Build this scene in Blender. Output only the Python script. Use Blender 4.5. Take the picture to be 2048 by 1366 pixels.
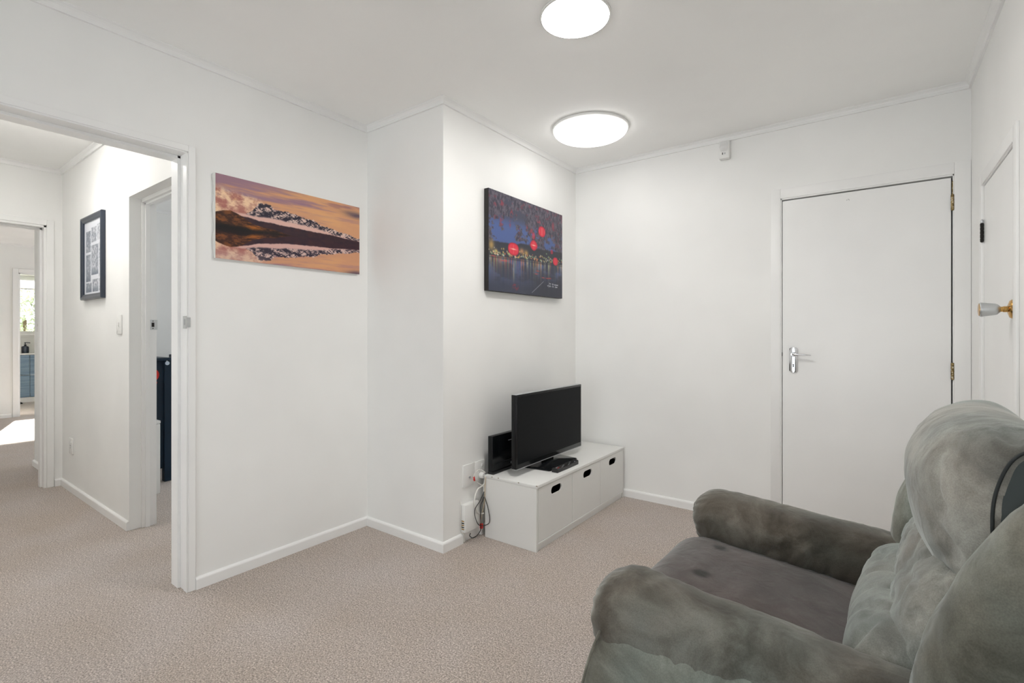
import bpy, bmesh, math, random
import numpy as np
from mathutils import Vector, Matrix, noise

# ------------------------------------------------------------------ camera, world, sun, exposure
scene = bpy.context.scene
for o in list(bpy.data.objects):
    bpy.data.objects.remove(o)
COL = scene.collection

cam_d = bpy.data.cameras.new('camera')
cam = bpy.data.objects.new('camera', cam_d)
COL.objects.link(cam)
cam.location = (0, 0, 1.16)
cam.rotation_euler = (math.pi / 2, 0, 0.6354)
cam_d.sensor_fit = 'HORIZONTAL'
cam_d.sensor_width = 36.0
cam_d.lens = 987.52 * 36 / 2048
cam_d.shift_y = -15.28 / 2048
cam_d.clip_start = 0.02
scene.camera = cam

world = bpy.data.worlds.new('world')
scene.world = world
world.use_nodes = True
wn = world.node_tree.nodes
wn['Background'].inputs['Color'].default_value = (0.93, 0.97, 1.0, 1)
wn['Background'].inputs['Strength'].default_value = 3.3

sun_d = bpy.data.lights.new('sun', 'SUN')
sun = bpy.data.objects.new('sun', sun_d)
COL.objects.link(sun)
sun_d.energy = 45.0
sun_d.angle = 0.012
sun_d.color = (1.0, 0.95, 0.87)
sun.rotation_euler = Vector((0.891, -0.256, -0.371)).to_track_quat('-Z', 'Y').to_euler()
sun.location = (-14, 4, 4)

scene.view_settings.view_transform = 'Standard'
scene.view_settings.look = 'None'
scene.view_settings.gamma = 1.0
scene.view_settings.use_curve_mapping = False
scene.view_settings.exposure = 0.07
scene.cycles.max_bounces = 8
scene.cycles.diffuse_bounces = 6
scene.cycles.glossy_bounces = 3
scene.cycles.caustics_reflective = False
scene.cycles.caustics_refractive = False
scene.cycles.adaptive_threshold = 0.04
scene.cycles.use_light_tree = False
scene.cycles.transparent_max_bounces = 12
scene.cycles.sample_clamp_indirect = 8.0

LAMP_STRENGTH = 6.2
LAMP_SMALL = 86.0
LAMP_HALL = 32.0

# ------------------------------------------------------------------ helpers
def tag(o, label=None, cat=None, group=None, kind=None):
    if label: o['label'] = label
    if cat: o['category'] = cat
    if group: o['group'] = group
    if kind: o['kind'] = kind
    return o

def link(name, me, mat=None, parent=None, smooth=False):
    o = bpy.data.objects.new(name, me)
    COL.objects.link(o)
    if mat is not None and len(me.materials) == 0:
        me.materials.append(mat)
    if parent is not None:
        o.parent = parent
    if smooth:
        for p in me.polygons: p.use_smooth = True
    return o

def empty(name, loc=(0, 0, 0), rz=0.0):
    o = bpy.data.objects.new(name, None)
    COL.objects.link(o)
    o.location = loc
    o.rotation_euler = (0, 0, rz)
    o.empty_display_size = 0.1
    return o

def bm_box(bm, x0, x1, y0, y1, z0, z1):
    vs = [bm.verts.new(p) for p in ((x0,y0,z0),(x1,y0,z0),(x1,y1,z0),(x0,y1,z0),(x0,y0,z1),(x1,y0,z1),(x1,y1,z1),(x0,y1,z1))]
    for f in ((0,3,2,1),(4,5,6,7),(0,1,5,4),(1,2,6,5),(2,3,7,6),(3,0,4,7)):
        bm.faces.new([vs[i] for i in f])
    return vs

def bm_mesh(bm, name):
    bmesh.ops.recalc_face_normals(bm, faces=bm.faces)
    me = bpy.data.meshes.new(name)
    bm.to_mesh(me); bm.free()
    return me

def boxes(name, lst, mat, parent=None, bevel=0.0, seg=2, org=(0, 0, 0)):
    """one mesh made of one or more axis-aligned boxes; org is the parent's location"""
    bm = bmesh.new()
    for (x0, x1, y0, y1, z0, z1) in lst:
        bm_box(bm, x0-org[0], x1-org[0], y0-org[1], y1-org[1], z0-org[2], z1-org[2])
    if bevel > 0:
        bmesh.ops.bevel(bm, geom=list(bm.edges), offset=bevel, segments=seg, profile=0.5, affect='EDGES')
    o = link(name, bm_mesh(bm, name), mat, parent)
    if bevel > 0:
        for p in o.data.polygons: p.use_smooth = True
        o.data.set_sharp_from_angle(angle=math.radians(40))
    return o

def struct(name, lst, mat, label, bevel=0.0, parent=None):
    o = boxes(name, lst, mat, parent, bevel)
    if parent is None: tag(o, label, None, None, 'structure')
    return o

def mesh_from(name, verts, faces, mat=None, parent=None, smooth=False):
    me = bpy.data.meshes.new(name)
    me.from_pydata([tuple(v) for v in verts], [], faces)
    me.update()
    bm = bmesh.new(); bm.from_mesh(me)
    bmesh.ops.recalc_face_normals(bm, faces=bm.faces)
    bm.to_mesh(me); bm.free()
    return link(name, me, mat, parent, smooth)

def catmull(pts, n=8):
    P = [Vector(p) for p in pts]
    P = [P[0] + (P[0]-P[1])] + P + [P[-1] + (P[-1]-P[-2])]
    out = []
    for i in range(1, len(P)-2):
        for k in range(n):
            t = k / n
            a, b, c, d = P[i-1], P[i], P[i+1], P[i+2]
            out.append(0.5*((2*b) + (c-a)*t + (2*a-5*b+4*c-d)*t*t + (3*b-a-3*c+d)*t**3))
    out.append(P[-2])
    return out

def tube(name, pts, r, mat, parent=None, n=8, smooth_n=8, org=(0, 0, 0)):
    path = catmull(pts, smooth_n) if smooth_n else [Vector(p) for p in pts]
    path = [p - Vector(org) for p in path]
    verts, faces = [], []
    up = Vector((0.3, 0.2, 0.93)).normalized()
    for i, p in enumerate(path):
        d = (path[min(i+1, len(path)-1)] - path[max(i-1, 0)]).normalized()
        a = d.cross(up)
        if a.length < 1e-4: a = d.cross(Vector((1, 0, 0)))
        a.normalize(); b = d.cross(a).normalized()
        for k in range(n):
            t = 2*math.pi*k/n
            verts.append(p + a*math.cos(t)*r + b*math.sin(t)*r)
    for i in range(len(path)-1):
        for k in range(n):
            faces.append((i*n+k, i*n+(k+1) % n, (i+1)*n+(k+1) % n, (i+1)*n+k))
    faces.append(tuple(range(n))[::-1])
    faces.append(tuple((len(path)-1)*n+k for k in range(n)))
    return mesh_from(name, verts, faces, mat, parent, True)

def lathe(name, prof, mat, parent=None, n=40, axis='Z', loc=(0, 0, 0), smooth=True):
    """prof = [(r, h)...]; revolve about axis through loc"""
    verts, faces = [], []
    for (r, h) in prof:
        for k in range(n):
            t = 2*math.pi*k/n
            c, s = r*math.cos(t), r*math.sin(t)
            if axis == 'Z': v = (c, s, h)
            elif axis == 'X': v = (h, c, s)
            else: v = (c, h, s)
            verts.append((v[0]+loc[0], v[1]+loc[1], v[2]+loc[2]))
    m = len(prof)
    for i in range(m-1):
        for k in range(n):
            faces.append((i*n+k, i*n+(k+1) % n, (i+1)*n+(k+1) % n, (i+1)*n+k))
    if prof[0][0] > 1e-6: faces.append(tuple(range(n))[::-1])
    if prof[-1][0] > 1e-6: faces.append(tuple((m-1)*n+k for k in range(n)))
    o = mesh_from(name, verts, faces, mat, parent, smooth)
    bm = bmesh.new(); bm.from_mesh(o.data)
    bmesh.ops.remove_doubles(bm, verts=bm.verts, dist=1e-6)
    bmesh.ops.recalc_face_normals(bm, faces=bm.faces)
    bm.to_mesh(o.data); bm.free()
    if smooth:
        for p in o.data.polygons: p.use_smooth = True
        o.data.set_sharp_from_angle(angle=math.radians(35))
    return o

def sweep_plan(name, path, prof, mat, label=None, parent=None, closed=False):
    """sweep a profile [(offset to the right of travel, z)] along a plan polyline with mitred corners"""
    P = [Vector((p[0], p[1])) for p in path]
    n = len(P); verts, faces = [], []
    for i in range(n):
        if closed: d0 = (P[i]-P[i-1]).normalized(); d1 = (P[(i+1) % n]-P[i]).normalized()
        else:
            d0 = (P[i]-P[i-1]).normalized() if i > 0 else (P[1]-P[0]).normalized()
            d1 = (P[i+1]-P[i]).normalized() if i < n-1 else d0
        n0 = Vector((d0.y, -d0.x)); n1 = Vector((d1.y, -d1.x))
        m = (n0+n1); m = m / max(m.dot(n0), 1e-6) if m.length > 1e-6 else n0
        for (o, z) in prof:
            q = P[i] + m*o
            verts.append((q.x, q.y, z))
    k = len(prof)
    for i in range(n if closed else n-1):
        j = (i+1) % n
        for a in range(k):
            b = (a+1) % k
            faces.append((i*k+a, i*k+b, j*k+b, j*k+a))
    if not closed:
        faces.append(tuple(range(k))); faces.append(tuple((n-1)*k+a for a in range(k))[::-1])
    o = mesh_from(name, verts, faces, mat, parent)
    if label: tag(o, label, None, None, 'structure')
    return o

# ------------------------------------------------------------------ materials
def mat(name, col, rough=0.5, metal=0.0, spec=0.5, sheen=0.0):
    m = bpy.data.materials.new(name); m.use_nodes = True
    b = m.node_tree.nodes['Principled BSDF']
    b.inputs['Base Color'].default_value = (*col, 1)
    b.inputs['Roughness'].default_value = rough
    b.inputs['Metallic'].default_value = metal
    b.inputs['Specular IOR Level'].default_value = spec
    if sheen: b.inputs['Sheen Weight'].default_value = sheen
    return m

def srgb(r, g, b):
    f = lambda c: ((c/255+0.055)/1.055)**2.4 if c/255 > 0.04045 else c/255/12.92
    return (f(r), f(g), f(b))

def nd(m, typ, **kw):
    n = m.node_tree.nodes.new(typ)
    for k, v in kw.items(): setattr(n, k, v)
    return n

def lk(m, a, b): m.node_tree.links.new(a, b)

def ramp(m, stops):
    r = nd(m, 'ShaderNodeValToRGB')
    e = r.color_ramp.elements
    while len(e) < len(stops): e.new(0.5)
    for i, (p, c) in enumerate(stops):
        e[i].position = p; e[i].color = (*c, 1)
    return r

def paint(name, col, rough, bump=0.02, scale=220, var=0.02):
    m = mat(name, col, rough, spec=0.35)
    b = m.node_tree.nodes['Principled BSDF']
    tc = nd(m, 'ShaderNodeTexCoord')
    n1 = nd(m, 'ShaderNodeTexNoise'); n1.inputs['Scale'].default_value = scale; n1.inputs['Detail'].default_value = 3
    n2 = nd(m, 'ShaderNodeTexNoise'); n2.inputs['Scale'].default_value = 2.2; n2.inputs['Detail'].default_value = 2
    lk(m, tc.outputs['Object'], n1.inputs['Vector']); lk(m, tc.outputs['Object'], n2.inputs['Vector'])
    c0 = tuple(c*(1-var) for c in col); c1 = tuple(min(c*(1+var), 1) for c in col)
    r = ramp(m, [(0.35, c0), (0.65, c1)])
    lk(m, n2.outputs['Fac'], r.inputs['Fac']); lk(m, r.outputs['Color'], b.inputs['Base Color'])
    if bump > 0.02:
        bp = nd(m, 'ShaderNodeBump'); bp.inputs['Strength'].default_value = bump; bp.inputs['Distance'].default_value = 0.002
        lk(m, n1.outputs['Fac'], bp.inputs['Height']); lk(m, bp.outputs['Normal'], b.inputs['Normal'])
    return m

M = {}
M['wall'] = paint('wall_paint', (0.90, 0.90, 0.885), 0.6)
M['ceil'] = paint('ceiling_paint', (0.95, 0.95, 0.935), 0.8)
M['trim'] = paint('trim_enamel', (0.90, 0.90, 0.89), 0.35, bump=0.006, scale=60)
M['door'] = paint('door_enamel', (0.90, 0.90, 0.89), 0.32, bump=0.006, scale=50)
M['cab'] = paint('cabinet_paint', (0.80, 0.80, 0.78), 0.42, bump=0.01, scale=60, var=0.025)
M['dark'] = mat('dark_gap', (0.02, 0.018, 0.016), 0.9)
M['chrome'] = mat('chrome', (0.75, 0.76, 0.78), 0.14, 1.0)
M['satin'] = mat('satin_chrome', (0.6, 0.62, 0.63), 0.38, 1.0)
M['brass'] = mat('brass', (0.58, 0.34, 0.11), 0.2, 1.0)
M['plastic'] = mat('white_plastic', (0.84, 0.84, 0.82), 0.35)
M['blackgloss'] = mat('black_gloss', (0.005, 0.006, 0.007), 0.2, spec=0.3)
M['screen'] = mat('screen_glass', (0.004, 0.005, 0.006), 0.3, spec=0.09)
M['blackmat'] = mat('black_plastic', (0.012, 0.012, 0.013), 0.42)
M['silver'] = mat('silver_trim', (0.55, 0.56, 0.58), 0.35, 0.8)
M['red'] = mat('red_plastic', srgb(205, 35, 28), 0.5)
M['grey'] = mat('grey_plastic', srgb(170, 172, 175), 0.5)
M['navy'] = paint('navy_paint', srgb(14, 38, 56), 0.45, bump=0.05, scale=40, var=0.15)
M['whitecord'] = mat('white_cord', (0.78, 0.77, 0.73), 0.45)
M['beigecord'] = mat('beige_cord', (0.62, 0.52, 0.38), 0.5)
M['blackcord'] = mat('black_cord', (0.015, 0.015, 0.016), 0.5)
M['canvas'] = paint('canvas_edge', (0.80, 0.79, 0.76), 0.8, bump=0.2, scale=500)

def aged_brass():
    m = mat('aged_brass', (0.3, 0.2, 0.08), 0.42, 0.9)
    b = m.node_tree.nodes['Principled BSDF']
    tc = nd(m, 'ShaderNodeTexCoord'); n = nd(m, 'ShaderNodeTexNoise'); n.inputs['Scale'].default_value = 120
    lk(m, tc.outputs['Object'], n.inputs['Vector'])
    r = ramp(m, [(0.3, (0.10, 0.075, 0.04)), (0.55, (0.36, 0.26, 0.11)), (0.72, (0.7, 0.68, 0.6))])
    lk(m, n.outputs['Fac'], r.inputs['Fac']); lk(m, r.outputs['Color'], b.inputs['Base Color'])
    return m
M['aged'] = aged_brass()

def emis(name, col, strength):
    m = bpy.data.materials.new(name); m.use_nodes = True
    nt = m.node_tree; nt.nodes.clear()
    e = nt.nodes.new('ShaderNodeEmission'); e.inputs['Color'].default_value = (*col, 1); e.inputs['Strength'].default_value = strength
    o = nt.nodes.new('ShaderNodeOutputMaterial'); nt.links.new(e.outputs[0], o.inputs[0])
    return m

def glass():
    m = bpy.data.materials.new('window_glass'); m.use_nodes = True
    nt = m.node_tree; nt.nodes.clear()
    t = nt.nodes.new('ShaderNodeBsdfTransparent'); g = nt.nodes.new('ShaderNodeBsdfGlossy')
    g.inputs['Roughness'].default_value = 0.02
    fr = nt.nodes.new('ShaderNodeFresnel'); fr.inputs['IOR'].default_value = 1.45
    mx = nt.nodes.new('ShaderNodeMixShader'); o = nt.nodes.new('ShaderNodeOutputMaterial')
    nt.links.new(fr.outputs[0], mx.inputs[0]); nt.links.new(t.outputs[0], mx.inputs[1]); nt.links.new(g.outputs[0], mx.inputs[2])
    nt.links.new(mx.outputs[0], o.inputs[0])
    return m
M['glass'] = glass()

def carpet():
    m = mat('carpet', (0.3, 0.26, 0.23), 1.0, spec=0.05, sheen=0.25)
    b = m.node_tree.nodes['Principled BSDF']
    tc = nd(m, 'ShaderNodeTexCoord')
    n = nd(m, 'ShaderNodeTexNoise'); n.inputs['Scale'].default_value = 170; n.inputs['Detail'].default_value = 3; n.inputs['Roughness'].default_value = 0.75
    big = nd(m, 'ShaderNodeTexNoise'); big.inputs['Scale'].default_value = 2.2; big.inputs['Detail'].default_value = 3
    mid = nd(m, 'ShaderNodeTexNoise'); mid.inputs['Scale'].default_value = 42; mid.inputs['Detail'].default_value = 3
    for x in (n, big, mid): lk(m, tc.outputs['Object'], x.inputs['Vector'])
    r1 = ramp(m, [(0.30, (0.11, 0.09, 0.078)), (0.44, (0.37, 0.32, 0.285)), (0.55, (0.55, 0.485, 0.44)), (0.68, (0.90, 0.82, 0.76))])
    lk(m, n.outputs['Fac'], r1.inputs['Fac'])
    r2 = ramp(m, [(0.3, (0.95, 0.91, 0.86)), (0.7, (1.04, 1.04, 1.06))])
    lk(m, big.outputs['Fac'], r2.inputs['Fac'])
    r3 = ramp(m, [(0.3, (0.92, 0.92, 0.92)), (0.7, (1.06, 1.06, 1.06))])
    lk(m, mid.outputs['Fac'], r3.inputs['Fac'])
    x1 = nd(m, 'ShaderNodeMix', data_type='RGBA', blend_type='MULTIPLY'); x1.inputs[0].default_value = 1
    lk(m, r1.outputs['Color'], x1.inputs[6]); lk(m, r2.outputs['Color'], x1.inputs[7])
    x2 = nd(m, 'ShaderNodeMix', data_type='RGBA', blend_type='MULTIPLY'); x2.inputs[0].default_value = 1
    lk(m, x1.outputs[2], x2.inputs[6]); lk(m, r3.outputs['Color'], x2.inputs[7])
    lk(m, x2.outputs[2], b.inputs['Base Color'])
    bp = nd(m, 'ShaderNodeBump'); bp.inputs['Strength'].default_value = 0.55; bp.inputs['Distance'].default_value = 0.006
    lk(m, n.outputs['Fac'], bp.inputs['Height']); lk(m, bp.outputs['Normal'], b.inputs['Normal'])
    return m
M['carpet'] = carpet()

def suede(name, cols, hues, stains=()):
    m = mat(name, (0.13, 0.13, 0.12), 0.95, spec=0.15, sheen=0.55)
    b = m.node_tree.nodes['Principled BSDF']
    b.inputs['Sheen Roughness'].default_value = 0.45
    b.inputs['Sheen Tint'].default_value = (0.72, 0.76, 0.74, 1)
    tc = nd(m, 'ShaderNodeTexCoord')
    big = nd(m, 'ShaderNodeTexNoise'); big.inputs['Scale'].default_value = 6.0; big.inputs['Detail'].default_value = 5; big.inputs['Roughness'].default_value = 0.62; big.inputs['Distortion'].default_value = 0.45
    hue = nd(m, 'ShaderNodeTexNoise'); hue.inputs['Scale'].default_value = 3.1; hue.inputs['Detail'].default_value = 3
    fine = nd(m, 'ShaderNodeTexNoise'); fine.inputs['Scale'].default_value = 420; fine.inputs['Detail'].default_value = 3
    wr = nd(m, 'ShaderNodeTexNoise'); wr.inputs['Scale'].default_value = 15; wr.inputs['Detail'].default_value = 2.5; wr.inputs['Distortion'].default_value = 0.7
    mp = nd(m, 'ShaderNodeMapping'); mp.inputs['Location'].default_value = (7.3, 2.1, 4.4)
    lk(m, tc.outputs['Object'], mp.inputs['Vector']); lk(m, mp.outputs['Vector'], hue.inputs['Vector'])
    for x in (big, fine, wr): lk(m, tc.outputs['Object'], x.inputs['Vector'])
    r = ramp(m, [(0.33, cols[0]), (0.50, cols[1]), (0.67, cols[2])])
    lk(m, big.outputs['Fac'], r.inputs['Fac'])
    r2 = ramp(m, [(0.38, hues[0]), (0.58, hues[1])])
    lk(m, hue.outputs['Fac'], r2.inputs['Fac'])
    x = nd(m, 'ShaderNodeMix', data_type='RGBA', blend_type='MULTIPLY'); x.inputs[0].default_value = 1
    lk(m, r.outputs['Color'], x.inputs[6]); lk(m, r2.outputs['Color'], x.inputs[7])
    rf = ramp(m, [(0.3, (0.85, 0.85, 0.85)), (0.7, (1.12, 1.12, 1.12))]); lk(m, fine.outputs['Fac'], rf.inputs['Fac'])
    x2 = nd(m, 'ShaderNodeMix', data_type='RGBA', blend_type='MULTIPLY'); x2.inputs[0].default_value = 1
    lk(m, x.outputs[2], x2.inputs[6]); lk(m, rf.outputs['Color'], x2.inputs[7])
    out = x2.outputs[2]
    for (p, rad) in stains:                                   # small dark marks in the pile
        d = nd(m, 'ShaderNodeVectorMath', operation='DISTANCE'); d.inputs[1].default_value = p
        wob = nd(m, 'ShaderNodeVectorMath', operation='MULTIPLY_ADD'); wob.inputs[1].default_value = (0.03, 0.03, 0.03)
        lk(m, wr.outputs['Color'], wob.inputs[0]); lk(m, tc.outputs['Object'], wob.inputs[2]); lk(m, wob.outputs[0], d.inputs[0])
        rs = ramp(m, [(rad*0.5, (0.25, 0.26, 0.25)), (rad, (1, 1, 1))]); lk(m, d.outputs['Value'], rs.inputs['Fac'])
        x3 = nd(m, 'ShaderNodeMix', data_type='RGBA', blend_type='MULTIPLY'); x3.inputs[0].default_value = 1
        lk(m, out, x3.inputs[6]); lk(m, rs.outputs['Color'], x3.inputs[7]); out = x3.outputs[2]
    lk(m, out, b.inputs['Base Color'])
    bp = nd(m, 'ShaderNodeBump'); bp.inputs['Strength'].default_value = 0.38; bp.inputs['Distance'].default_value = 0.014
    lk(m, wr.outputs['Fac'], bp.inputs['Height'])
    lk(m, bp.outputs['Normal'], b.inputs['Normal'])
    return m
GH = ((0.94, 1.03, 1.0), (1.06, 1.0, 0.92))
M['suede'] = suede('grey_suede', ((0.120, 0.118, 0.110), (0.215, 0.214, 0.204), (0.35, 0.355, 0.34)), GH)
M['suede_arm'] = suede('grey_suede_rubbed', ((0.048, 0.043, 0.037), (0.100, 0.095, 0.085), (0.19, 0.19, 0.178)), ((0.96, 1.03, 0.98), (1.08, 0.98, 0.88)))
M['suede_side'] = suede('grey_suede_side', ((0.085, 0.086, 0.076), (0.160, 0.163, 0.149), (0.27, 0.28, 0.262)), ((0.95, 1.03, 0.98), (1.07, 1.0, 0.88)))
M['suede_seat'] = suede('grey_suede_sat_on', ((0.070, 0.060, 0.058), (0.098, 0.086, 0.083), (0.135, 0.122, 0.120)), ((1.0, 1.0, 1.0), (1.06, 0.98, 0.96)), (((0.437+0.015, -0.212+0.015, 0.538), 0.026), ((0.426+0.015, -0.014+0.015, 0.538), 0.028)))
M['piping'] = mat('dark_piping', (0.02, 0.024, 0.024), 0.7)

def vcol(name, rough=0.5):
    m = mat(name, (0.5, 0.5, 0.5), rough, spec=0.3)
    a = nd(m, 'ShaderNodeVertexColor'); a.layer_name = 'print'
    lk(m, a.outputs['Color'], m.node_tree.nodes['Principled BSDF'].inputs['Base Color'])
    return m
M['print'] = vcol('printed_canvas', 0.55)
M['printgloss'] = vcol('printed_canvas_gloss', 0.3)

def woodblue():
    m = mat('blue_grey_woodgrain', srgb(96, 122, 145), 0.5)
    b = m.node_tree.nodes['Principled BSDF']
    tc = nd(m, 'ShaderNodeTexCoord'); mp = nd(m, 'ShaderNodeMapping'); mp.inputs['Scale'].default_value = (6, 3, 60)
    n = nd(m, 'ShaderNodeTexNoise'); n.inputs['Scale'].default_value = 1.0; n.inputs['Detail'].default_value = 4
    lk(m, tc.outputs['Object'], mp.inputs['Vector']); lk(m, mp.outputs['Vector'], n.inputs['Vector'])
    r = ramp(m, [(0.3, srgb(78, 103, 126)), (0.7, srgb(128, 150, 168))])
    lk(m, n.outputs['Fac'], r.inputs['Fac']); lk(m, r.outputs['Color'], b.inputs['Base Color'])
    return m
M['woodblue'] = woodblue()

def bmsmooth(o):
    for p in o.data.polygons: p.use_smooth = True

# ------------------------------------------------------------------ dimensions of the place
A, CN, B, D, R = -2.489, -1.85, 1.8933, 3.3247, 0.3798     # left wall x, nib front x, nib side y, back wall y, right wall x
H = 2.412
FRONT = -1.8
T = 0.14
AO0, AO1, AOZ = 0.12, 0.922, 1.977                          # opening in the left wall
DX0, DX1, DZ = -0.449, 0.307, 1.952                         # door in the back wall
RY0, RY1, RZ = 2.352, 2.966, 1.806                          # cupboard door in the right wall
EY, EX0, EX1, EZ = 1.003, -3.545, -2.745, 1.968             # hall side wall, bedroom doorway
FX, FY0, FY1, FZ = -5.03, 0.12, 0.912, 1.975                # hall end wall, its doorway
GX, GY0, GY1, GZ = -9.65, 1.461, 2.26, 2.012                # landing end wall, bathroom doorway
HX = -12.1                                                  # bathroom end wall

# ------------------------------------------------------------------ structure
struct('floor', [(-12.5, 0.6, -2.1, 4.5, -0.12, 0)], M['carpet'], 'beige speckled cut-pile carpet running through room and hall')
struct('ceiling', [(-12.5, 0.6, -2.1, 4.5, H, H+0.15)], M['ceil'], 'flat white painted ceiling over room and hall')

struct('wall_left', [(A-T, A, FRONT-T, AO0, 0, H), (A-T, A, AO1, D+T, 0, H), (A-T, A, AO0, AO1, AOZ, H)], M['wall'],
       'white wall on the left with the wide hall opening')
struct('wall_nib', [(A, CN, B, D, 0, H)], M['wall'], 'white boxed-out wall nib projecting beside the television corner')
struct('wall_back', [(A-T, DX0-0.004, D, D+T, 0, H), (DX1+0.005, R+T, D, D+T, 0, H), (DX0-0.004, DX1+0.005, D, D+T, DZ+0.005, H)], M['wall'],
       'white back wall holding the flush white door')
WY0, WY1, WZ0, WZ1 = -1.45, -0.45, 0.85, 2.1
struct('wall_right', [(R, R+T, FRONT-T, WY0, 0, H), (R, R+T, WY1, RY0-0.003, 0, H), (R, R+T, WY0, WY1, 0, WZ0), (R, R+T, WY0, WY1, WZ1, H), (R, R+T, RY1+0.003, D, 0, H), (R, R+T, RY0-0.003, RY1+0.003, RZ+0.003, H)], M['wall'],
       'white wall at the right edge with the cupboard door')
WX0, WX1, WF0, WF1 = -1.95, 0.15, 0.12, 2.1
struct('wall_front', [(A, WX0, FRONT-T, FRONT, 0, H), (WX1, R, FRONT-T, FRONT, 0, H), (WX0, WX1, FRONT-T, FRONT, 0, WF0), (WX0, WX1, FRONT-T, FRONT, WF1, H)], M['wall'], 'white wall behind the camera with added wide glazing')
struct('wall_hall_side', [(-5.96, EX0, EY, EY+0.13, 0, H), (EX1, A-T, EY, EY+0.13, 0, H), (EX0, EX1, EY, EY+0.13, EZ, H)], M['wall'],
       'white hall wall carrying the black framed print')
struct('wall_hall_end', [(FX-0.1, FX, -0.11, FY0, 0, H), (FX-0.1, FX, FY1, EY, 0, H), (FX-0.1, FX, FY0, FY1, FZ, H)], M['wall'],
       'white wall closing the hall with an open doorway')
struct('wall_hall_near', [(GX, A-T, -0.25, -0.11, 0, H)], M['wall'], 'white hall wall out of sight on the left')
struct('wall_bedroom_side', [(-5.96, -5.82, EY+0.13, 4.2, 0, H)], M['wall'], 'pale grey-white bedroom wall seen through the doorway')
struct('wall_bedroom_back', [(-9.65, -9.5, 4.2, 4.34, 0, H), (-9.5, -6.1, 4.2, 4.34, 0, 0.08), (-9.5, -6.1, 4.2, 4.34, 2.25, H), (-6.1, -5.7, 4.2, 4.34, 0, H), (-2.7, A, 4.2, 4.34, 0, H), (-5.7, -2.7, 4.2, 4.34, 0, 0.3), (-5.7, -2.7, 4.2, 4.34, 2.2, H), (A-T, A, D+T, 4.2, 0, H)],
       M['wall'], 'far bedroom wall with windows added to let in sky light')
struct('wall_landing_end', [(GX-T, GX, -0.25, GY0, 0, H), (GX-T, GX, GY1, 4.34, 0, H), (GX-T, GX, GY0, GY1, GZ, H)], M['wall'],
       'white far wall beside the bathroom doorway')
BY0, BY1, BZ0, BZ1 = 1.62, 2.95, 1.158, 2.2
struct('wall_bathroom_end', [(HX-0.12, HX, 0.9, BY0, 0, H), (HX-0.12, HX, BY1, 3.9, 0, H), (HX-0.12, HX, BY0, BY1, 0, BZ0), (HX-0.12, HX, BY0, BY1, BZ1, H)], M['wall'],
       'white bathroom wall under and around the bright window')
struct('wall_bathroom_near', [(HX, GX-T, 0.9, 1.04, 0, H)], M['wall'], 'bathroom side wall on the left')
struct('wall_bathroom_far', [(HX, GX-T, 3.76, 3.9, 0, H)], M['wall'], 'bathroom side wall on the right')

# cornices: small cove mouldings
def cornice(name, path, label):
    z0, o = 2.378, 0.030
    prof = [(0, z0), (0.011, z0), (0.011, z0+0.006), (0.0100, z0+0.014), (0.012, z0+0.021), (0.020, z0+0.0275), (0.026, z0+0.029), (o, z0+0.031), (o, H), (0, H)]
    return sweep_plan(name, path, prof, M['trim'], label)
cornice('trim_1', [(A, FRONT), (A, B), (CN, B), (CN, D), (R, D), (R, FRONT)], 'thin white cove cornice around the room ceiling')
cornice('trim_2', [(A-T, EY), (A-T, EY)] if False else [(FX, -0.11), (FX, EY), (A-T, EY)], 'thin white cove cornice along the hall ceiling')
cornice('trim_3', [(-5.82, EY+0.13), (-5.82, 4.2)], 'thin white cornice in the bedroom')
cornice('trim_4', [(GX, -0.11), (GX, 4.2)], 'thin white cornice over the bathroom doorway wall')

BP = [(0, 0), (0.013, 0), (0.013, 0.043), (0.0115, 0.0475), (0.0075, 0.0520), (0.002, 0.0545), (0, 0.0545)]
def base(name, path, label): return sweep_plan(name, path, BP, M['trim'], label)
base('baseboard_left', [(A, AO1+0.0285), (A, B-0.0001), (CN-0.0, B), (CN, 2.04)], 'white skirting along the left wall and around the nib')
base('baseboard_nib', [(CN, 2.19), (CN, D), (DX0-0.062, D)], 'white skirting running behind the low cabinet to the door')
base('baseboard_right', [(R, RY0-0.07), (R, FRONT)], 'white skirting along the right wall')
base('baseboard_near', [(A, FRONT), (A, AO0-0.03)], 'white skirting on the left wall before the opening')
base('baseboard_hall', [(FX, FY1+0.045), (FX, EY), (EX0-0.002, EY)], 'white skirting along the hall under the framed print')
base('baseboard_landing', [(-5.13, EY), (-5.96, EY), (-5.96, 4.2)] [::-1], 'white skirting at the landing corner')
base('baseboard_end', [(GX, -0.11), (GX, GY0-0.07)], 'white skirting beside the bathroom doorway')
base('baseboard_bedroom', [(-5.82, EY+0.13), (-5.82, 4.2)], 'white skirting in the bedroom')

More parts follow.
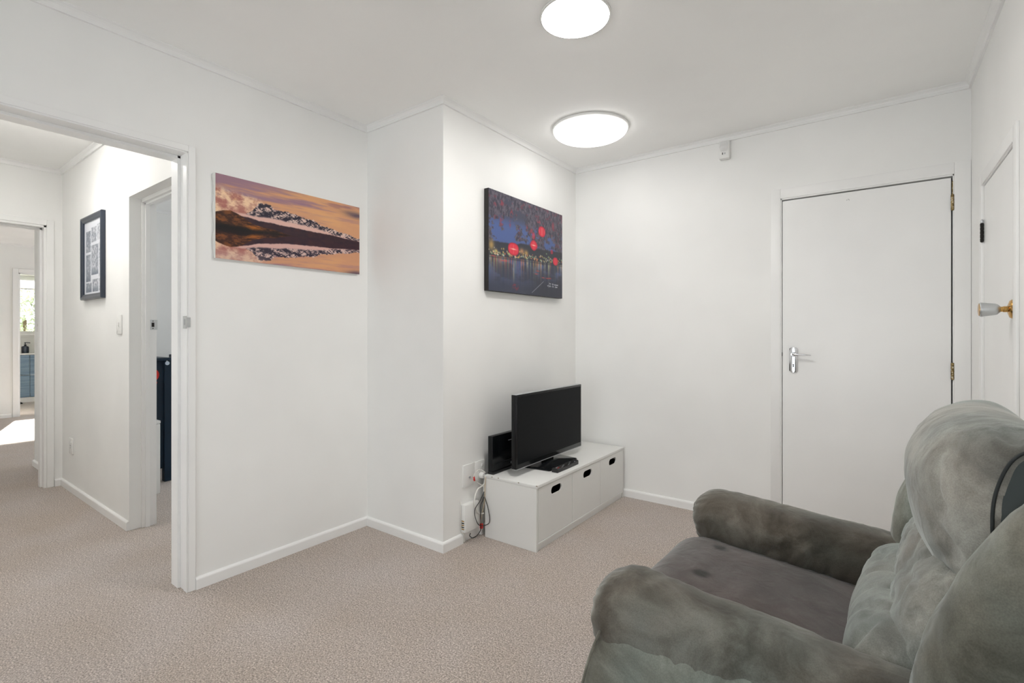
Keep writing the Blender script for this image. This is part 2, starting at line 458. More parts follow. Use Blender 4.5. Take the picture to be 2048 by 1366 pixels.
# opening in the left wall: jamb lining with a rebate, and a thin architrave
def opening_left():
    e = empty('trim_5', (A, AO1, 0)); tag(e, 'white timber lining and architrave of the hall opening', None, None, 'structure')
    org = (A, AO1, 0)
    w = 0.028
    boxes('architrave', [(A, A+0.009, AO1-0.001, AO1+w, 0, AOZ+w), (A, A+0.009, AO0-w, AO0+0.001, 0, AOZ+w), (A, A+0.009, AO0+0.001, AO1-0.001, AOZ-0.001, AOZ+w)], M['trim'], e, 0.0015, 1, org)
    # lining: shallow strip at room side, proud planted stop, strip at hall side
    x0 = A-T-0.004
    boxes('jamb_lining', [(x0, A+0.004, AO1-0.004, AO1+0.002, 0, AOZ), (x0, A+0.004, AO0-0.002, AO0+0.004, 0, AOZ), (x0, A+0.004, AO0, AO1, AOZ-0.004, AOZ+0.002)], M['trim'], e, 0, 1, org)
    boxes('door_stop', [(x0, A-0.072, AO1-0.016, AO1-0.004, 0, AOZ-0.004), (x0, A-0.072, AO0+0.004, AO0+0.016, 0, AOZ-0.004), (x0, A-0.072, AO0+0.004, AO1-0.004, AOZ-0.016, AOZ-0.004)], M['trim'], e, 0.001, 1, org)
    boxes('edge_bead', [(A-0.030, A+0.006, AO1-0.008, AO1-0.004, 0, AOZ-0.004), (A-0.030, A+0.006, AO0+0.004, AO1-0.004, AOZ-0.008, AOZ-0.004)], M['trim'], e, 0.001, 1, org)
    p = boxes('strike_plate', [(A-0.028, A+0.0075, AO1-0.0105, AO1-0.008, 1.184, 1.240), (A+0.0065, A+0.0115, AO1-0.0105, AO1+0.006, 1.190, 1.234)], M['satin'], e, 0, 1, org)
    boxes('latch_hole', [(A-0.016, A-0.004, AO1-0.0112, AO1-0.0104, 1.200, 1.226)], M['grey'], p, 0, 1, org).location = (0, 0, 0)
opening_left()

# bedroom doorway in the hall side wall
def bedroom_doorway():
    org = (EX0, EY, 0)
    e = empty('trim_6', org); tag(e, 'white frame of the bedroom doorway off the hall', None, None, 'structure')
    y1 = EY+0.06
    boxes('jamb_lining', [(EX0-0.002, EX0+0.012, y1, EY+0.135, 0, EZ-0.01), (EX1-0.012, EX1+0.002, y1, EY+0.135, 0, EZ-0.01), (EX0-0.002, EX1+0.002, y1, EY+0.135, EZ-0.022, EZ+0.002)], M['trim'], e, 0.002, 2, org)
    boxes('door_stop', [(EX0+0.012, EX0+0.024, EY+0.075, EY+0.098, 0, EZ-0.022), (EX1-0.024, EX1-0.012, EY+0.075, EY+0.098, 0, EZ-0.022), (EX0+0.012, EX1-0.012, EY+0.075, EY+0.098, EZ-0.034, EZ-0.022)], M['trim'], e, 0.001, 1, org)
    p = boxes('strike_plate', [(EX0+0.012, EX0+0.0145, EY+0.099, EY+0.138, 1.185, 1.245)], M['satin'], e, 0, 1, org)
    boxes('latch_hole', [(EX0+0.0146, EX0+0.0152, EY+0.108, EY+0.122, 1.202, 1.228)], M['dark'], p, 0, 1, org)
    for z in (1.193, 1.237):
        lathe('screw', [(0.003, 0), (0.003, 0.001)], M['dark'], p, 10, 'X', (0.0146, 0.115, z))
bedroom_doorway()

def hall_end_doorway():
    org = (FX, FY1, 0)
    e = empty('trim_7', org); tag(e, 'white architrave and lining of the hall end doorway', None, None, 'structure')
    w = 0.042
    boxes('architrave', [(FX, FX+0.012, FY1, FY1+w, 0, FZ+w), (FX, FX+0.012, FY0-w, FY0, 0, FZ+w), (FX, FX+0.012, FY0, FY1, FZ, FZ+w)], M['trim'], e, 0.002, 1, org)
    boxes('jamb_lining', [(FX-0.104, FX+0.004, FY1-0.016, FY1+0.002, 0, FZ), (FX-0.104, FX+0.004, FY0-0.002, FY0+0.016, 0, FZ), (FX-0.104, FX+0.004, FY0, FY1, FZ-0.016, FZ+0.002)], M['trim'], e, 0.001, 1, org)
    boxes('door_stop', [(FX-0.104, FX-0.05, FY1-0.028, FY1-0.016, 0, FZ-0.016), (FX-0.104, FX-0.05, FY0+0.016, FY1-0.016, FZ-0.028, FZ-0.016)], M['trim'], e, 0.001, 1, org)
hall_end_doorway()

def bathroom_doorway():
    org = (GX, GY0, 0)
    e = empty('trim_8', org); tag(e, 'white architrave of the far bathroom doorway', None, None, 'structure')
    w = 0.06
    boxes('architrave', [(GX, GX+0.014, GY0-w, GY0, 0, GZ+w), (GX, GX+0.014, GY1, GY1+w, 0, GZ+w), (GX, GX+0.014, GY0, GY1, GZ, GZ+w)], M['trim'], e, 0.003, 1, org)
    boxes('jamb_lining', [(GX-T-0.004, GX+0.004, GY0-0.002, GY0+0.016, 0, GZ), (GX-T-0.004, GX+0.004, GY1-0.016, GY1+0.002, 0, GZ), (GX-T-0.004, GX+0.004, GY0, GY1, GZ-0.016, GZ+0.002)], M['trim'], e, 0.001, 1, org)
bathroom_doorway()

# ------------------------------------------------------------------ flush door in the back wall
def hinge(parent, x, y, z0, z1, m, org, axis_pts=None, r=0.0062):
    k = 5; dz = (z1-z0)/k
    kn = []
    for i in range(k):
        a, b = z0+i*dz+0.0008, z0+(i+1)*dz-0.0008
        kn += [(r*0.82, a-org[2]), (r, a+0.001-org[2]), (r, b-0.001-org[2]), (r*0.82, b-org[2])]
    kn = [(0.0, kn[0][1]-0.003), (r*0.7, kn[0][1]-0.002)] + kn + [(r*0.7, kn[-1][1]+0.002), (0.0, kn[-1][1]+0.003)]
    return lathe('hinge', kn, m, parent, 16, 'Z', (x-org[0], y-org[1], 0))

def door_back():
    org = (DX0, D, 0)
    e = empty('door_1', org); tag(e, 'flush white door with chrome lever handle in the back wall', None, None, 'structure')
    w = 0.058
    y0, y1 = D-0.011, D
    boxes('architrave', [(DX0-0.009-w+0.006, DX0-0.009, y0, y1, 0, DZ+0.012+w), (DX1+0.009, R-0.001, y0, y1, 0, DZ+0.012+w), (DX0-0.009, DX1+0.009, y0, y1, DZ+0.012, DZ+0.012+w)], M['trim'], e, 0.002, 2, org)
    boxes('jamb_lining', [(DX0-0.016, DX0-0.003, D-0.006, D+T, 0, DZ+0.016), (DX1+0.004, DX1+0.017, D-0.006, D+T, 0, DZ+0.016), (DX0-0.016, DX1+0.017, D-0.006, D+T, DZ+0.0045, DZ+0.016)], M['trim'], e, 0, 1, org)
    leaf = boxes('door_leaf', [(DX0, DX1-0.002, D-0.002, D+0.036, 0.006, DZ-0.003)], M['door'], e, 0.0012, 1, org)
    boxes('door_stop', [(DX0-0.006, DX0+0.012, D+0.038, D+0.06, 0, DZ), (DX1-0.012, DX1+0.008, D+0.038, D+0.06, 0, DZ), (DX0-0.006, DX1+0.008, D+0.038, D+0.06, DZ-0.012, DZ+0.008)], M['dark'], e, 0, 1, org)  # stop coloured near black: shade of the gap round the leaf
    boxes('light_block_panel', [(DX0-0.004, DX1+0.005, D+0.10, D+0.11, 0, DZ+0.005)], M['dark'], e, 0, 1, org)  # unseen dark panel added to close the gaps against outside light
    hinge(e, 0.3095, D-0.006, 1.783, 1.862, M['aged'], org, r=0.0065)
    boxes('hinge_leaf', [(0.3078, 0.3125, D-0.006, D-0.001, 1.862, 1.931)], M['aged'], e, 0.0006, 1, org)
    hinge(e, 0.3095, D-0.006, 0.929, 1.013, M['aged'], org, r=0.0065)
    # handle plate: curved (half-round) chrome plate, clipped corners
    px, z0, z1, hw = -0.391, 0.934, 1.080, 0.0215
    verts, faces = [], []
    nx, prof_n = 14, []
    zs = [z0, z0+0.003, z0+0.008, z1-0.008, z1-0.003, z1]
    ws = [hw-0.008, hw-0.004, hw, hw, hw-0.004, hw-0.008]
    for z, wd in zip(zs, ws):
        for i in range(nx+1):
            t = -1+2*i/nx
            verts.append((px-org[0]+t*wd, -0.002-0.0015-0.0075*math.sqrt(max(0, 1-(t*0.94)**2)), z))
    for j in range(len(zs)-1):
        for i in range(nx):
            a = j*(nx+1)+i
            faces.append((a, a+1, a+nx+2, a+nx+1))
    # skirt back to the leaf
    nb = len(verts)
    ring = [i for i in range(nx+1)] + [j*(nx+1)+nx for j in range(1, len(zs))] + [(len(zs)-1)*(nx+1)+i for i in range(nx-1, -1, -1)] + [j*(nx+1) for j in range(len(zs)-2, 0, -1)]
    for i in ring: verts.append((verts[i][0], -0.0018, verts[i][2]))
    m = len(ring)
    for k in range(m):
        faces.append((ring[k], nb+k, nb+(k+1) % m, ring[(k+1) % m]))
    pl = mesh_from('handle_plate', verts, faces, M['chrome'], e, True)
    pl['label'] = 'chrome lever handle plate with keyhole'
    pl.data.set_sharp_from_angle(angle=math.radians(40))
    lathe('spindle_boss', [(0.0135, -0.009), (0.0135, -0.014), (0.0105, -0.018), (0.0095, -0.040), (0.0, -0.040)], M['chrome'], pl, 24, 'Y', (px-org[0], 0, 1.040))
    lx = px-org[0]
    lev = [(lx-0.004, -0.040, 1.040), (lx+0.012, -0.042, 1.0405), (lx+0.035, -0.043, 1.0405), (lx+0.065, -0.044, 1.039), (lx+0.092, -0.045, 1.0375)]
    rad = [(0.0085, 0.0085), (0.0085, 0.0075), (0.0085, 0.005), (0.0085, 0.0036), (0.007, 0.0026)]
    verts, faces = [], []; n = 16
    for (p, (ry, rz)) in zip(lev, rad):
        for k in range(n):
            t = 2*math.pi*k/n
            verts.append((p[0], p[1]+ry*math.cos(t), p[2]+rz*math.sin(t)))
    for i in range(len(lev)-1):
        for k in range(n): faces.append((i*n+k, i*n+(k+1) % n, (i+1)*n+(k+1) % n, (i+1)*n+k))
    faces.append(tuple(range(n))[::-1]); faces.append(tuple((len(lev)-1)*n+k for k in range(n)))
    mesh_from('lever', verts, faces, M['chrome'], pl, True)
    # keyhole and corner screws
    kx = lx
    kv = [(kx+0.0042*math.cos(t), -0.0112, 0.9785+0.0042*math.sin(t)) for t in [math.radians(a) for a in range(-60, 241, 20)]]
    kv += [(kx-0.0035, -0.0112, 0.964), (kx+0.0035, -0.0112, 0.964)]
    mesh_from('keyhole', kv + [(x, y+0.0015, z) for x, y, z in kv], [tuple(range(len(kv)))] + [(i, (i+1) % len(kv), len(kv)+(i+1) % len(kv), len(kv)+i) for i in range(len(kv))], M['dark'], pl)
    for sx in (-0.0135, 0.0135):
        for z in (z0+0.010, z1-0.010):
            lathe('screw', [(0.0026, -0.0075), (0.0026, -0.0088), (0.0012, -0.0094), (0.0, -0.0094)], M['satin'], pl, 12, 'Y', (lx+sx, 0, z))
    boxes('latch', [(DX0-0.0045, DX0-0.0005, D-0.0045, D+0.004, 1.028, 1.050)], M['dark'], e, 0, 1, org)
    for dx in (0.318, 0.328, 0.3245):
        lathe('screw_hole', [(0.0016, -0.0021), (0.0016, -0.0030), (0, -0.0030)], M['dark'], leaf, 8, 'Y', (dx, 0, 1.905+(0.004 if dx == 0.3245 else 0)))
door_back()

def door_cupboard():
    org = (R, RY1, 0)
    e = empty('door_2', org); tag(e, 'narrow flush white cupboard door with satin and brass knob at the right', None, None, 'structure')
    w = 0.052
    boxes('architrave', [(R-0.009, R, RY1+0.005, RY1+0.012+w, 0, RZ+0.005+w), (R-0.009, R, RY0-0.005-w, RY0-0.005, 0, RZ+0.005+w), (R-0.009, R, RY0-0.005, RY1+0.005, RZ+0.005, RZ+0.005+w)], M['trim'], e, 0.002, 2, org)
    boxes('jamb_lining', [(R-0.004, R+T, RY1+0.0025, RY1+0.012, 0, RZ+0.012), (R-0.004, R+T, RY0-0.012, RY0-0.0025, 0, RZ+0.012), (R-0.004, R+T, RY0-0.012, RY1+0.012, RZ+0.0025, RZ+0.012)], M['trim'], e, 0, 1, org)
    boxes('door_leaf', [(R+0.002, R+0.036, RY0, RY1, 0.006, RZ)], M['door'], e, 0.0012, 1, org)
    boxes('light_block_panel', [(R+0.10, R+0.11, RY0-0.003, RY1+0.003, 0, RZ+0.003)], M['dark'], e, 0, 1, org)  # added out of sight to stop outside light leaking round the leaf
    hinge(e, R-0.006, RY1+0.001, 1.563, 1.645, M['dark'], org, r=0.0065)
    lathe('hinge_cap', [(0.005, 1.646), (0.0058, 1.650), (0.0058, 1.656), (0.003, 1.661), (0, 1.661)], M['silver'], e, 14, 'Z', (-0.006, 0.001, 0))
    hinge(e, R-0.006, RY1+0.001, 0.25, 0.332, M['dark'], org, r=0.0065)
    ky, kz = 2.403-org[1], 1.246
    rose = lathe('knob_rose', [(0.0, 0.002), (0.032, 0.002), (0.033, -0.002), (0.029, -0.007), (0.017, -0.011), (0.0, -0.012)], M['brass'], e, 40, 'X', (0, ky, kz))
    lathe('knob_stem', [(0.0105, -0.010), (0.0105, -0.022), (0.009, -0.024), (0.009, -0.036)], M['brass'], rose, 28, 'X', (0, ky, kz))
    kb = lathe('knob', [(0.010, -0.030), (0.013, -0.033), (0.0185, -0.038), (0.0205, -0.044), (0.0255, -0.079), (0.0252, -0.082), (0.0225, -0.0845), (0.0215, -0.0835), (0.0, -0.0835)], M['satin'], rose, 44, 'X', (0, ky, kz))
    kb['label'] = 'tapered satin chrome knob'
    lathe('knob_face', [(0.0225, -0.0825), (0.0218, -0.0855), (0.018, -0.0865), (0.0, -0.087)], M['brass'], rose, 40, 'X', (0, ky, kz))
door_cupboard()

# ------------------------------------------------------------------ windows
def window(name, label, axis, pos, a0, a1, z0, z1, depth, mullions=(), transom=None):
    """axis 'y' -> window in a wall at y=pos spanning x a0..a1; 'x' -> wall at x=pos spanning y"""
    def bx(a, b, p, q, za, zb): return (a, b, p, q, za, zb) if axis == 'y' else (p, q, a, b, za, zb)
    e = empty(name); tag(e, label, None, None, 'structure')
    w, c = 0.05, pos
    fr = [bx(a0, a0+w, c-depth, c+depth, z0, z1), bx(a1-w, a1, c-depth, c+depth, z0, z1), bx(a0+w, a1-w, c-depth, c+depth, z0, z0+w), bx(a0+w, a1-w, c-depth, c+depth, z1-w, z1)]
    boxes('window_frame', fr, M['trim'], e, 0.002, 1)
    cuts = [a0+w] + list(mullions) + [a1-w]
    for m in mullions: boxes('mullion', [bx(m-0.02, m+0.02, c-depth, c+depth, z0+w, z1-w)], M['trim'], e)
    zc = [z0+w] + ([transom] if transom else []) + [z1-w]
    if transom: boxes('transom', [bx(a0+w, a1-w, c-depth, c+depth, transom-0.02, transom+0.02)], M['trim'], e)
    for i in range(len(cuts)-1):
        for j in range(len(zc)-1):
            boxes('pane', [bx(cuts[i], cuts[i+1], c-0.003, c+0.003, zc[j], zc[j+1])], M['glass'], e)
    return e
window('window_1', 'bright bathroom window over the vanity', 'x', HX-0.06, BY0, BY1, BZ0, BZ1, 0.03, (2.66,), None)
window('added_window_2', 'unseen window added in the right wall behind the camera for daylight', 'x', R+T/2, WY0, WY1, WZ0, WZ1, 0.03, (), None)  # added daylight opening, placed to brighten the left wall
window('added_window_5', 'unseen wide glazing added in the wall behind the camera for daylight', 'y', FRONT-T/2, WX0, WX1, WF0, WF1, 0.03, (-1.05,), None)  # added glazing, sized for the fill light from behind the camera
window('added_window_3', 'unseen window added to light the bedroom', 'y', 4.27, -5.7, -2.7, 0.3, 2.2, 0.03, (-4.2,), None)  # added to let sky light into the dim bedroom
window('added_window_4', 'unseen window added to light the landing', 'y', 4.27, -9.5, -6.1, 0.08, 2.25, 0.03, (-7.8,), None)  # added out of view to brighten the landing
struct('trim_9', [(HX-0.005, HX+0.05, BY0-0.05, BY1+0.05, BZ0-0.03, BZ0)], M['trim'], 'white bathroom window sill', 0.003)

# ------------------------------------------------------------------ ceiling lights
def ceiling_light(name, label, loc, r, drop, strength, col, rim=True):
    e = empty(name, loc); tag(e, label, 'ceiling light', 'round ceiling lights')
    if rim:
        lathe('base_ring', [(r*0.90, 0), (r*1.0, -0.002), (r*1.0, -0.014), (r*0.965, -0.018), (r*0.9, -0.018)], M['plastic'], e, 64)
        prof = [(r*0.972, -0.0165)]
    else:
        lathe('base_ring', [(r*0.94, 0), (r*1.045, -0.001), (r*1.04, -0.005), (r*0.99, -0.007), (r*0.94, -0.006)], M['plastic'], e, 64)
        prof = [(r*0.99, -0.0062)]
    z = prof[0][1]
    for i in range(1, 13):
        t = i/12*math.pi/2
        prof.append((prof[0][0]*math.cos(t)**0.55 if i < 12 else 0.0, z-(drop+z)*math.sin(t)))
    lathe('diffuser', prof, emis('lamp_diffuser', col, strength), e, 64)
    return e
ceiling_light('ceiling_light', 'large round glowing oyster ceiling light near the television corner', (-1.400, 2.700, H), 0.228, 0.062, LAMP_STRENGTH, (1.0, 0.985, 0.96))
ceiling_light('ceiling_light', 'smaller round glowing ceiling light cut by the top edge', (-0.955, 1.715, H), 0.134, 0.012, LAMP_SMALL, (1.0, 0.975, 0.94), False)
ceiling_light('ceiling_light', 'glowing hall ceiling light just seen through the opening', (-3.77, 0.45, H), 0.19, 0.055, LAMP_HALL, (1.0, 0.975, 0.94))

# ------------------------------------------------------------------ pictures
def vnoise(u, v, fx, fy, seed, oct=4, rough=0.55):
    rs = np.random.RandomState(seed)
    out = np.zeros_like(u); amp, tot = 1.0, 0.0
    for o in range(oct):
        nx, ny = int(fx*2**o)+3, int(fy*2**o)+3
        g = rs.rand(ny, nx)
        x, y = u*fx*2**o, v*fy*2**o
        xf, yf = np.floor(x), np.floor(y)
        tx, ty = x-xf, y-yf
        xi, yi = xf.astype(int) % nx, yf.astype(int) % ny
        xj, yj = (xi+1) % nx, (yi+1) % ny
        tx, ty = tx*tx*(3-2*tx), ty*ty*(3-2*ty)
        a = g[yi, xi]*(1-tx)+g[yi, xj]*tx; b = g[yj, xi]*(1-tx)+g[yj, xj]*tx
        out += amp*(a*(1-ty)+b*ty); tot += amp; amp *= rough
    return out/tot

def sstep(a, b, x):
    t = np.clip((x-a)/(b-a), 0, 1); return t*t*(3-2*t)

def mixc(c, d, m): return c*(1-m[..., None])+np.asarray(d, float)*m[..., None]

def lake_picture(u, v):
    ip = lambda pts: np.interp(u, [p[0] for p in pts], [p[1] for p in pts])
    wl = ip([(0, .632), (.15, .640), (.3, .612), (.45, .597), (1, .576)])
    refl = v > wl
    vv = np.where(refl, wl-(v-wl)*1.06+0.012*(vnoise(u, v, 8, 60, 91)-.5), v)
    vv = np.clip(vv, 0, 1)
    st = vnoise(u+vv*0.9, vv, 3, 16, 5, 5)
    st2 = vnoise(u*.8+vv*.6, vv, 5, 34, 6, 5, .65)
    sky = mixc(np.ones(u.shape+(3,))*np.array([218, 162, 122.]), (160, 124, 138), sstep(.40, .68, .6*st+.4*st2+0.30*(.45-u)-0.35*(vv-.2)))
    sky = mixc(sky, (233, 176, 122), sstep(.45, .75, vnoise(u, vv, 4, 7, 8))*0.6*sstep(.2, .6, u))
    dk = np.exp(-(((u-.97)/.10)**2+((vv-.13-0.12*(u-.97))/.045)**2))*1.1*(0.55+0.8*vnoise(u, vv, 10, 24, 3))
    sky = mixc(sky, (76, 68, 88), np.clip(dk, 0, 1)*.85)
    sky = mixc(sky, (140, 98, 112), sstep(.55, .75, vnoise(u, vv, 5, 22, 12))*sstep(.2, .0, vv)*sstep(.45, .9, u)*.7)
    cl = vnoise(u, vv, 18, 11, 21, 6, .62)
    cm = sstep(.30, .20, np.abs(vv-.36-.25*u)*1.2+0.5*np.maximum(u-.26, 0)*4)*sstep(.36, .50, cl+0.22*sstep(.24, .34, vv))
    ccol = mixc(np.ones(u.shape+(3,))*np.array([176, 112, 102.]), (246, 212, 176), sstep(.28, .70, vnoise(u, vv, 22, 16, 22, 6, .65)+.5*(.34-vv)))
    c = sky*(1-cm[..., None])+ccol*cm[..., None]
    jag = 0.05*(vnoise(u, u*0, 28, 1, 31, 5, .65)-.5)
    rdg = ip([(.17, .44), (.218, .343), (.259, .255), (.326, .245), (.356, .313), (.421, .288), (.492, .308), (.533, .331), (.623, .336), (.689, .379), (.793, .409), (1, .475)])+jag
    bas = ip([(.17, .42), (.242, .419), (.394, .409), (.519, .418), (.65, .43), (.778, .478), (1, .51)])+0.02*(vnoise(u, u*0, 16, 1, 33)-.5)
    rock = .6*vnoise(u*1.2+vv*.7, vv, 60, 34, 41, 4, .75)+.4*vnoise(u*1.1-vv*.5, vv, 80, 40, 42, 3, .75)
    mcol = mixc(np.ones(u.shape+(3,))*np.array([46, 42, 56.]), (226, 196, 184), sstep(.46, .63, rock+.10*(u-.45)+.06*np.cos(vv*60+u*40)))
    mm = sstep(-.006, .006, vv-rdg)*(vv < bas+.04)*(u > .17)
    c = c*(1-mm[..., None])+mcol*mm[..., None]
    fogm = sstep(-.012, .015, vv-bas)*(u > .09)
    c = mixc(c, (226, 184, 172), fogm)
    sh = ip([(.1, .46), (.184, .452), (.259, .472), (.414, .477), (.596, .485), (.778, .490), (1, .513)])+0.014*(vnoise(u, u*0, 40, 1, 44)-.5)
    sc = mixc(np.ones(u.shape+(3,))*np.array([38, 28, 42.]), (74, 46, 48), vnoise(u, vv, 20, 20, 45))
    sm = sstep(-.006, .008, vv-sh)*(u > .12)
    c = c*(1-sm[..., None])+sc*sm[..., None]
    hl = ip([(0, .455), (.05, .42), (.089, .409), (.15, .455), (.218, .533), (.363, .556), (.45, .592), (.6, .60), (1, .60)])+0.008*(vnoise(u, u*0, 50, 1, 46)-.5)
    hc = mixc(np.ones(u.shape+(3,))*np.array([122, 70, 34.]), (58, 32, 20), sstep(.36, .66, vnoise(u, vv, 26, 30, 47, 5, .7)))
    hc = mixc(hc, (168, 98, 30), sstep(.55, .68, vnoise(u, vv, 12, 26, 48))*sstep(.46, .55, vv))
    hc = mixc(hc, (20, 12, 12), sstep(.55, .615, vv+.05*(vnoise(u, vv, 22, 14, 49)-.5)))
    hm = sstep(-.005, .006, vv-hl)
    c = c*(1-hm[..., None])+hc*hm[..., None]
    c = np.where(refl[..., None], c*0.94+np.array([6, 2, 4.]), c)
    c = mixc(c, (206, 176, 168), sstep(.84, .96, v)*sstep(.42, .1, u)*.45)
    return np.clip(c, 0, 255)

def lantern_picture(u, v):
    one = np.ones(u.shape+(3,))
    c = one*np.array([64, 66, 80.])
    sky = sstep(.18, .34, v)
    c = mixc(c, (72, 92, 146), sky*.95)
    fol = vnoise(u, v, 12, 12, 61, 5, .65)
    fm = sstep(.41, .52, fol+.62*(.37-v)+.10*np.cos((u-.8)*6)-.12*sstep(.0, .12, u)*sstep(.42, .2, u)*sstep(.18, .3, v))
    fc = mixc(one*np.array([50, 50, 60.]), (98, 88, 98), sstep(.3, .7, vnoise(u*1.5, v, 46, 30, 62, 4, .7)))
    c = c*(1-fm[..., None])+fc*fm[..., None]
    rl = sstep(.62, .74, vnoise(u, v, 30, 28, 63, 3))*fm*sstep(.48, .34, v)
    c = mixc(c, (122, 52, 64), rl*.55)
    for (a, b, ru, rv) in ((.149, .104, .025, .03), (.07, .14, .018, .022), (.149, .282, .022, .05), (.268, .18, .02, .04), (.25, .28, .012, .05), (.53, .30, .022, .03), (.47, .28, .012, .035), (.85, .17, .02, .05), (.63, .17, .03, .03)):
        c = mixc(c, (158, 56, 66), np.exp(-(((u-a)/ru)**2+((v-b)/rv)**2)**2)*.75*sstep(.3, .55, vnoise(u, v, 60, 50, 90, 3)))
    wl = .655-.055*u
    land = sstep(-.01, .01, v-(wl-.13-.03*vnoise(u, u*0, 12, 1, 64)-.03*np.exp(-((u-.45)/.12)**2)))
    c = mixc(c, (44, 45, 50), land*.95)
    rs = np.random.RandomState(7)
    lts = [(.03, .55, .03, .05, (188, 150, 80)), (.08, .60, .02, .02, (200, 170, 110)), (.40, .545, .03, .03, (200, 140, 90)), (.46, .555, .025, .03, (196, 150, 80))]
    for k in range(150):
        a = rs.rand()
        b = .652-.055*a-abs(rs.randn())*.030-.008
        lts.append((a, b, .0035+.005*rs.rand(), .005+.006*rs.rand(), [(236, 214, 160), (226, 228, 214), (150, 190, 130), (230, 130, 80), (220, 180, 90)][rs.randint(5)]))
    for (a, b, ru, rv, col) in lts:
        c = mixc(c, col, np.exp(-(((u-a)/ru)**2+((v-b)/rv)**2))*.9)
    wat = sstep(-.004, .004, v-wl)
    wc = mixc(one*np.array([52, 56, 72.]), (70, 82, 120), sstep(.42, .62, vnoise(u, v, 6, 9, 66))*sstep(.98, .72, v))
    wc = mixc(wc, (44, 45, 54), sstep(.70, .86, v)*sstep(.35, .7, u)*.8)
    sn = vnoise(u, v*.12, 70, 3, 67, 2)
    for th, col, sd in ((.56, (206, 150, 84), 68), (.58, (214, 206, 170), 69), (.60, (120, 160, 110), 70), (.61, (206, 92, 72), 71)):
        s_ = vnoise(u, v*.25, 64, 4, sd, 2)
        wc = mixc(wc, col, sstep(th, th+.10, s_)*np.exp(-np.maximum(v-wl, 0)/.07)*.85)
    wc = mixc(wc, (38, 38, 44), np.exp(-((v-wl-.012)/.010)**2)*.6)
    c = c*(1-wat[..., None])+wc*wat[..., None]
    c = mixc(c, (198, 186, 150), np.exp(-((u-.295)/.010)**2)*sstep(.66, .72, v)*sstep(.92, .80, v)*.5)
    lan = [(.293, .543, .068, .066, 2.4), (.563, .449, .053, .060, 1.6), (.681, .272, .052, .060, 2.2), (.889, .574, .040, .048, 2.2), (.831, .472, .020, .028, 2.0), (.56, .345, .022, .04, 2.0)]
    for i, (a, b, ru, rv, pw) in enumerate(lan):
        d = np.abs((u-a)/ru)**pw+np.abs((v-b)/rv)**pw
        m = sstep(1.12, .90, d)*(1 if i < 4 else .6)
        col = mixc(one*np.array([226, 44, 62.]), (176, 30, 48), sstep(.4, 1, d))
        rib = np.cos((u-a)/ru*9)
        col = mixc(col, (246, 130, 126), sstep(.6, 1, rib)*sstep(.7, .2, d)*(.85 if i == 2 else .35))
        if i < 2: col = mixc(col, (252, 226, 190), np.exp(-(((u-a)/(ru*.5))**2+((v-b)/(rv*.10))**2))*.9)
        c = c*(1-m[..., None])+col*m[..., None]
    d = ((u-.318)/.05)**2+((v-.935)/.045)**2
    c = mixc(c, (128, 44, 56), sstep(1, .2, d)*sstep(.42, .55, vnoise(u, v, 30, 50, 77))*.85)
    for (a, b) in ((.05, .655), (.16, .685), (.20, .68), (.62, .725), (.60, .76), (.70, .79), (.76, .79), (.80, .785)):
        c = mixc(c, (206, 70, 66), np.exp(-(((u-a)/.022)**2+((v-b)/.006)**2))*.85)
    # thin diagonal scratch of light and the handwritten lines at the lower right corner
    t = np.clip((u-.534)/(.706-.534), 0, 1)
    c = mixc(c, (150, 150, 160), ((np.abs(v-(.977-.146*t)) < .004) & (u > .534) & (u < .706)).astype(float)*.8)
    for (u0, u1, b, hgt, seed) in ((.785, .820, .846, .010, 1), (.835, .858, .848, .008, 2), (.868, .935, .852, .008, 3), (.762, .815, .874, .012, 4), (.832, .862, .873, .012, 5), (.880, .920, .877, .008, 6)):
        ph = np.sin((u-u0)*(420+30*seed)+seed)*hgt*(.6+.4*np.sin((u-u0)*170+seed))
        c = mixc(c, (214, 214, 222), ((np.abs(v-b-ph) < .0042) & (u > u0) & (u < u1)).astype(float)*.9)
    c = c*.90+np.array([15, 16, 19.])                      # gloss reflection mixed into the print colours as a slight haze
    return np.clip(c, 0, 255)

def collage_picture(u, v):
    one = np.ones(u.shape+(3,)); c = one*np.array([226, 229, 236.])
    n = vnoise(u, v, 30, 40, 81, 4, .7)
    pans = [(.10, .36, .13, .42), (.40, .68, .10, .30), (.72, .97, .08, .29), (.10, .36, .45, .82), (.40, .78, .34, .74), (.81, .97, .33, .78), (.10, .42, .84, .97), (.46, .78, .80, .97), (.81, .97, .80, .97)]
    for i, (a, b, p, q) in enumerate(pans):
        m = ((u > a) & (u < b) & (v > p) & (v < q)).astype(float)
        col = mixc(one*np.array([118, 126, 140.]), (206, 208, 214), sstep(.3, .7, n+.12*(i % 3-1)))
        col = mixc(col, (70, 84, 104), sstep(q-.10, q, v)*sstep(.35, .6, n)*(i in (3, 4, 6, 7)))
        c = c*(1-m[..., None])+col*m[..., None]
    return c

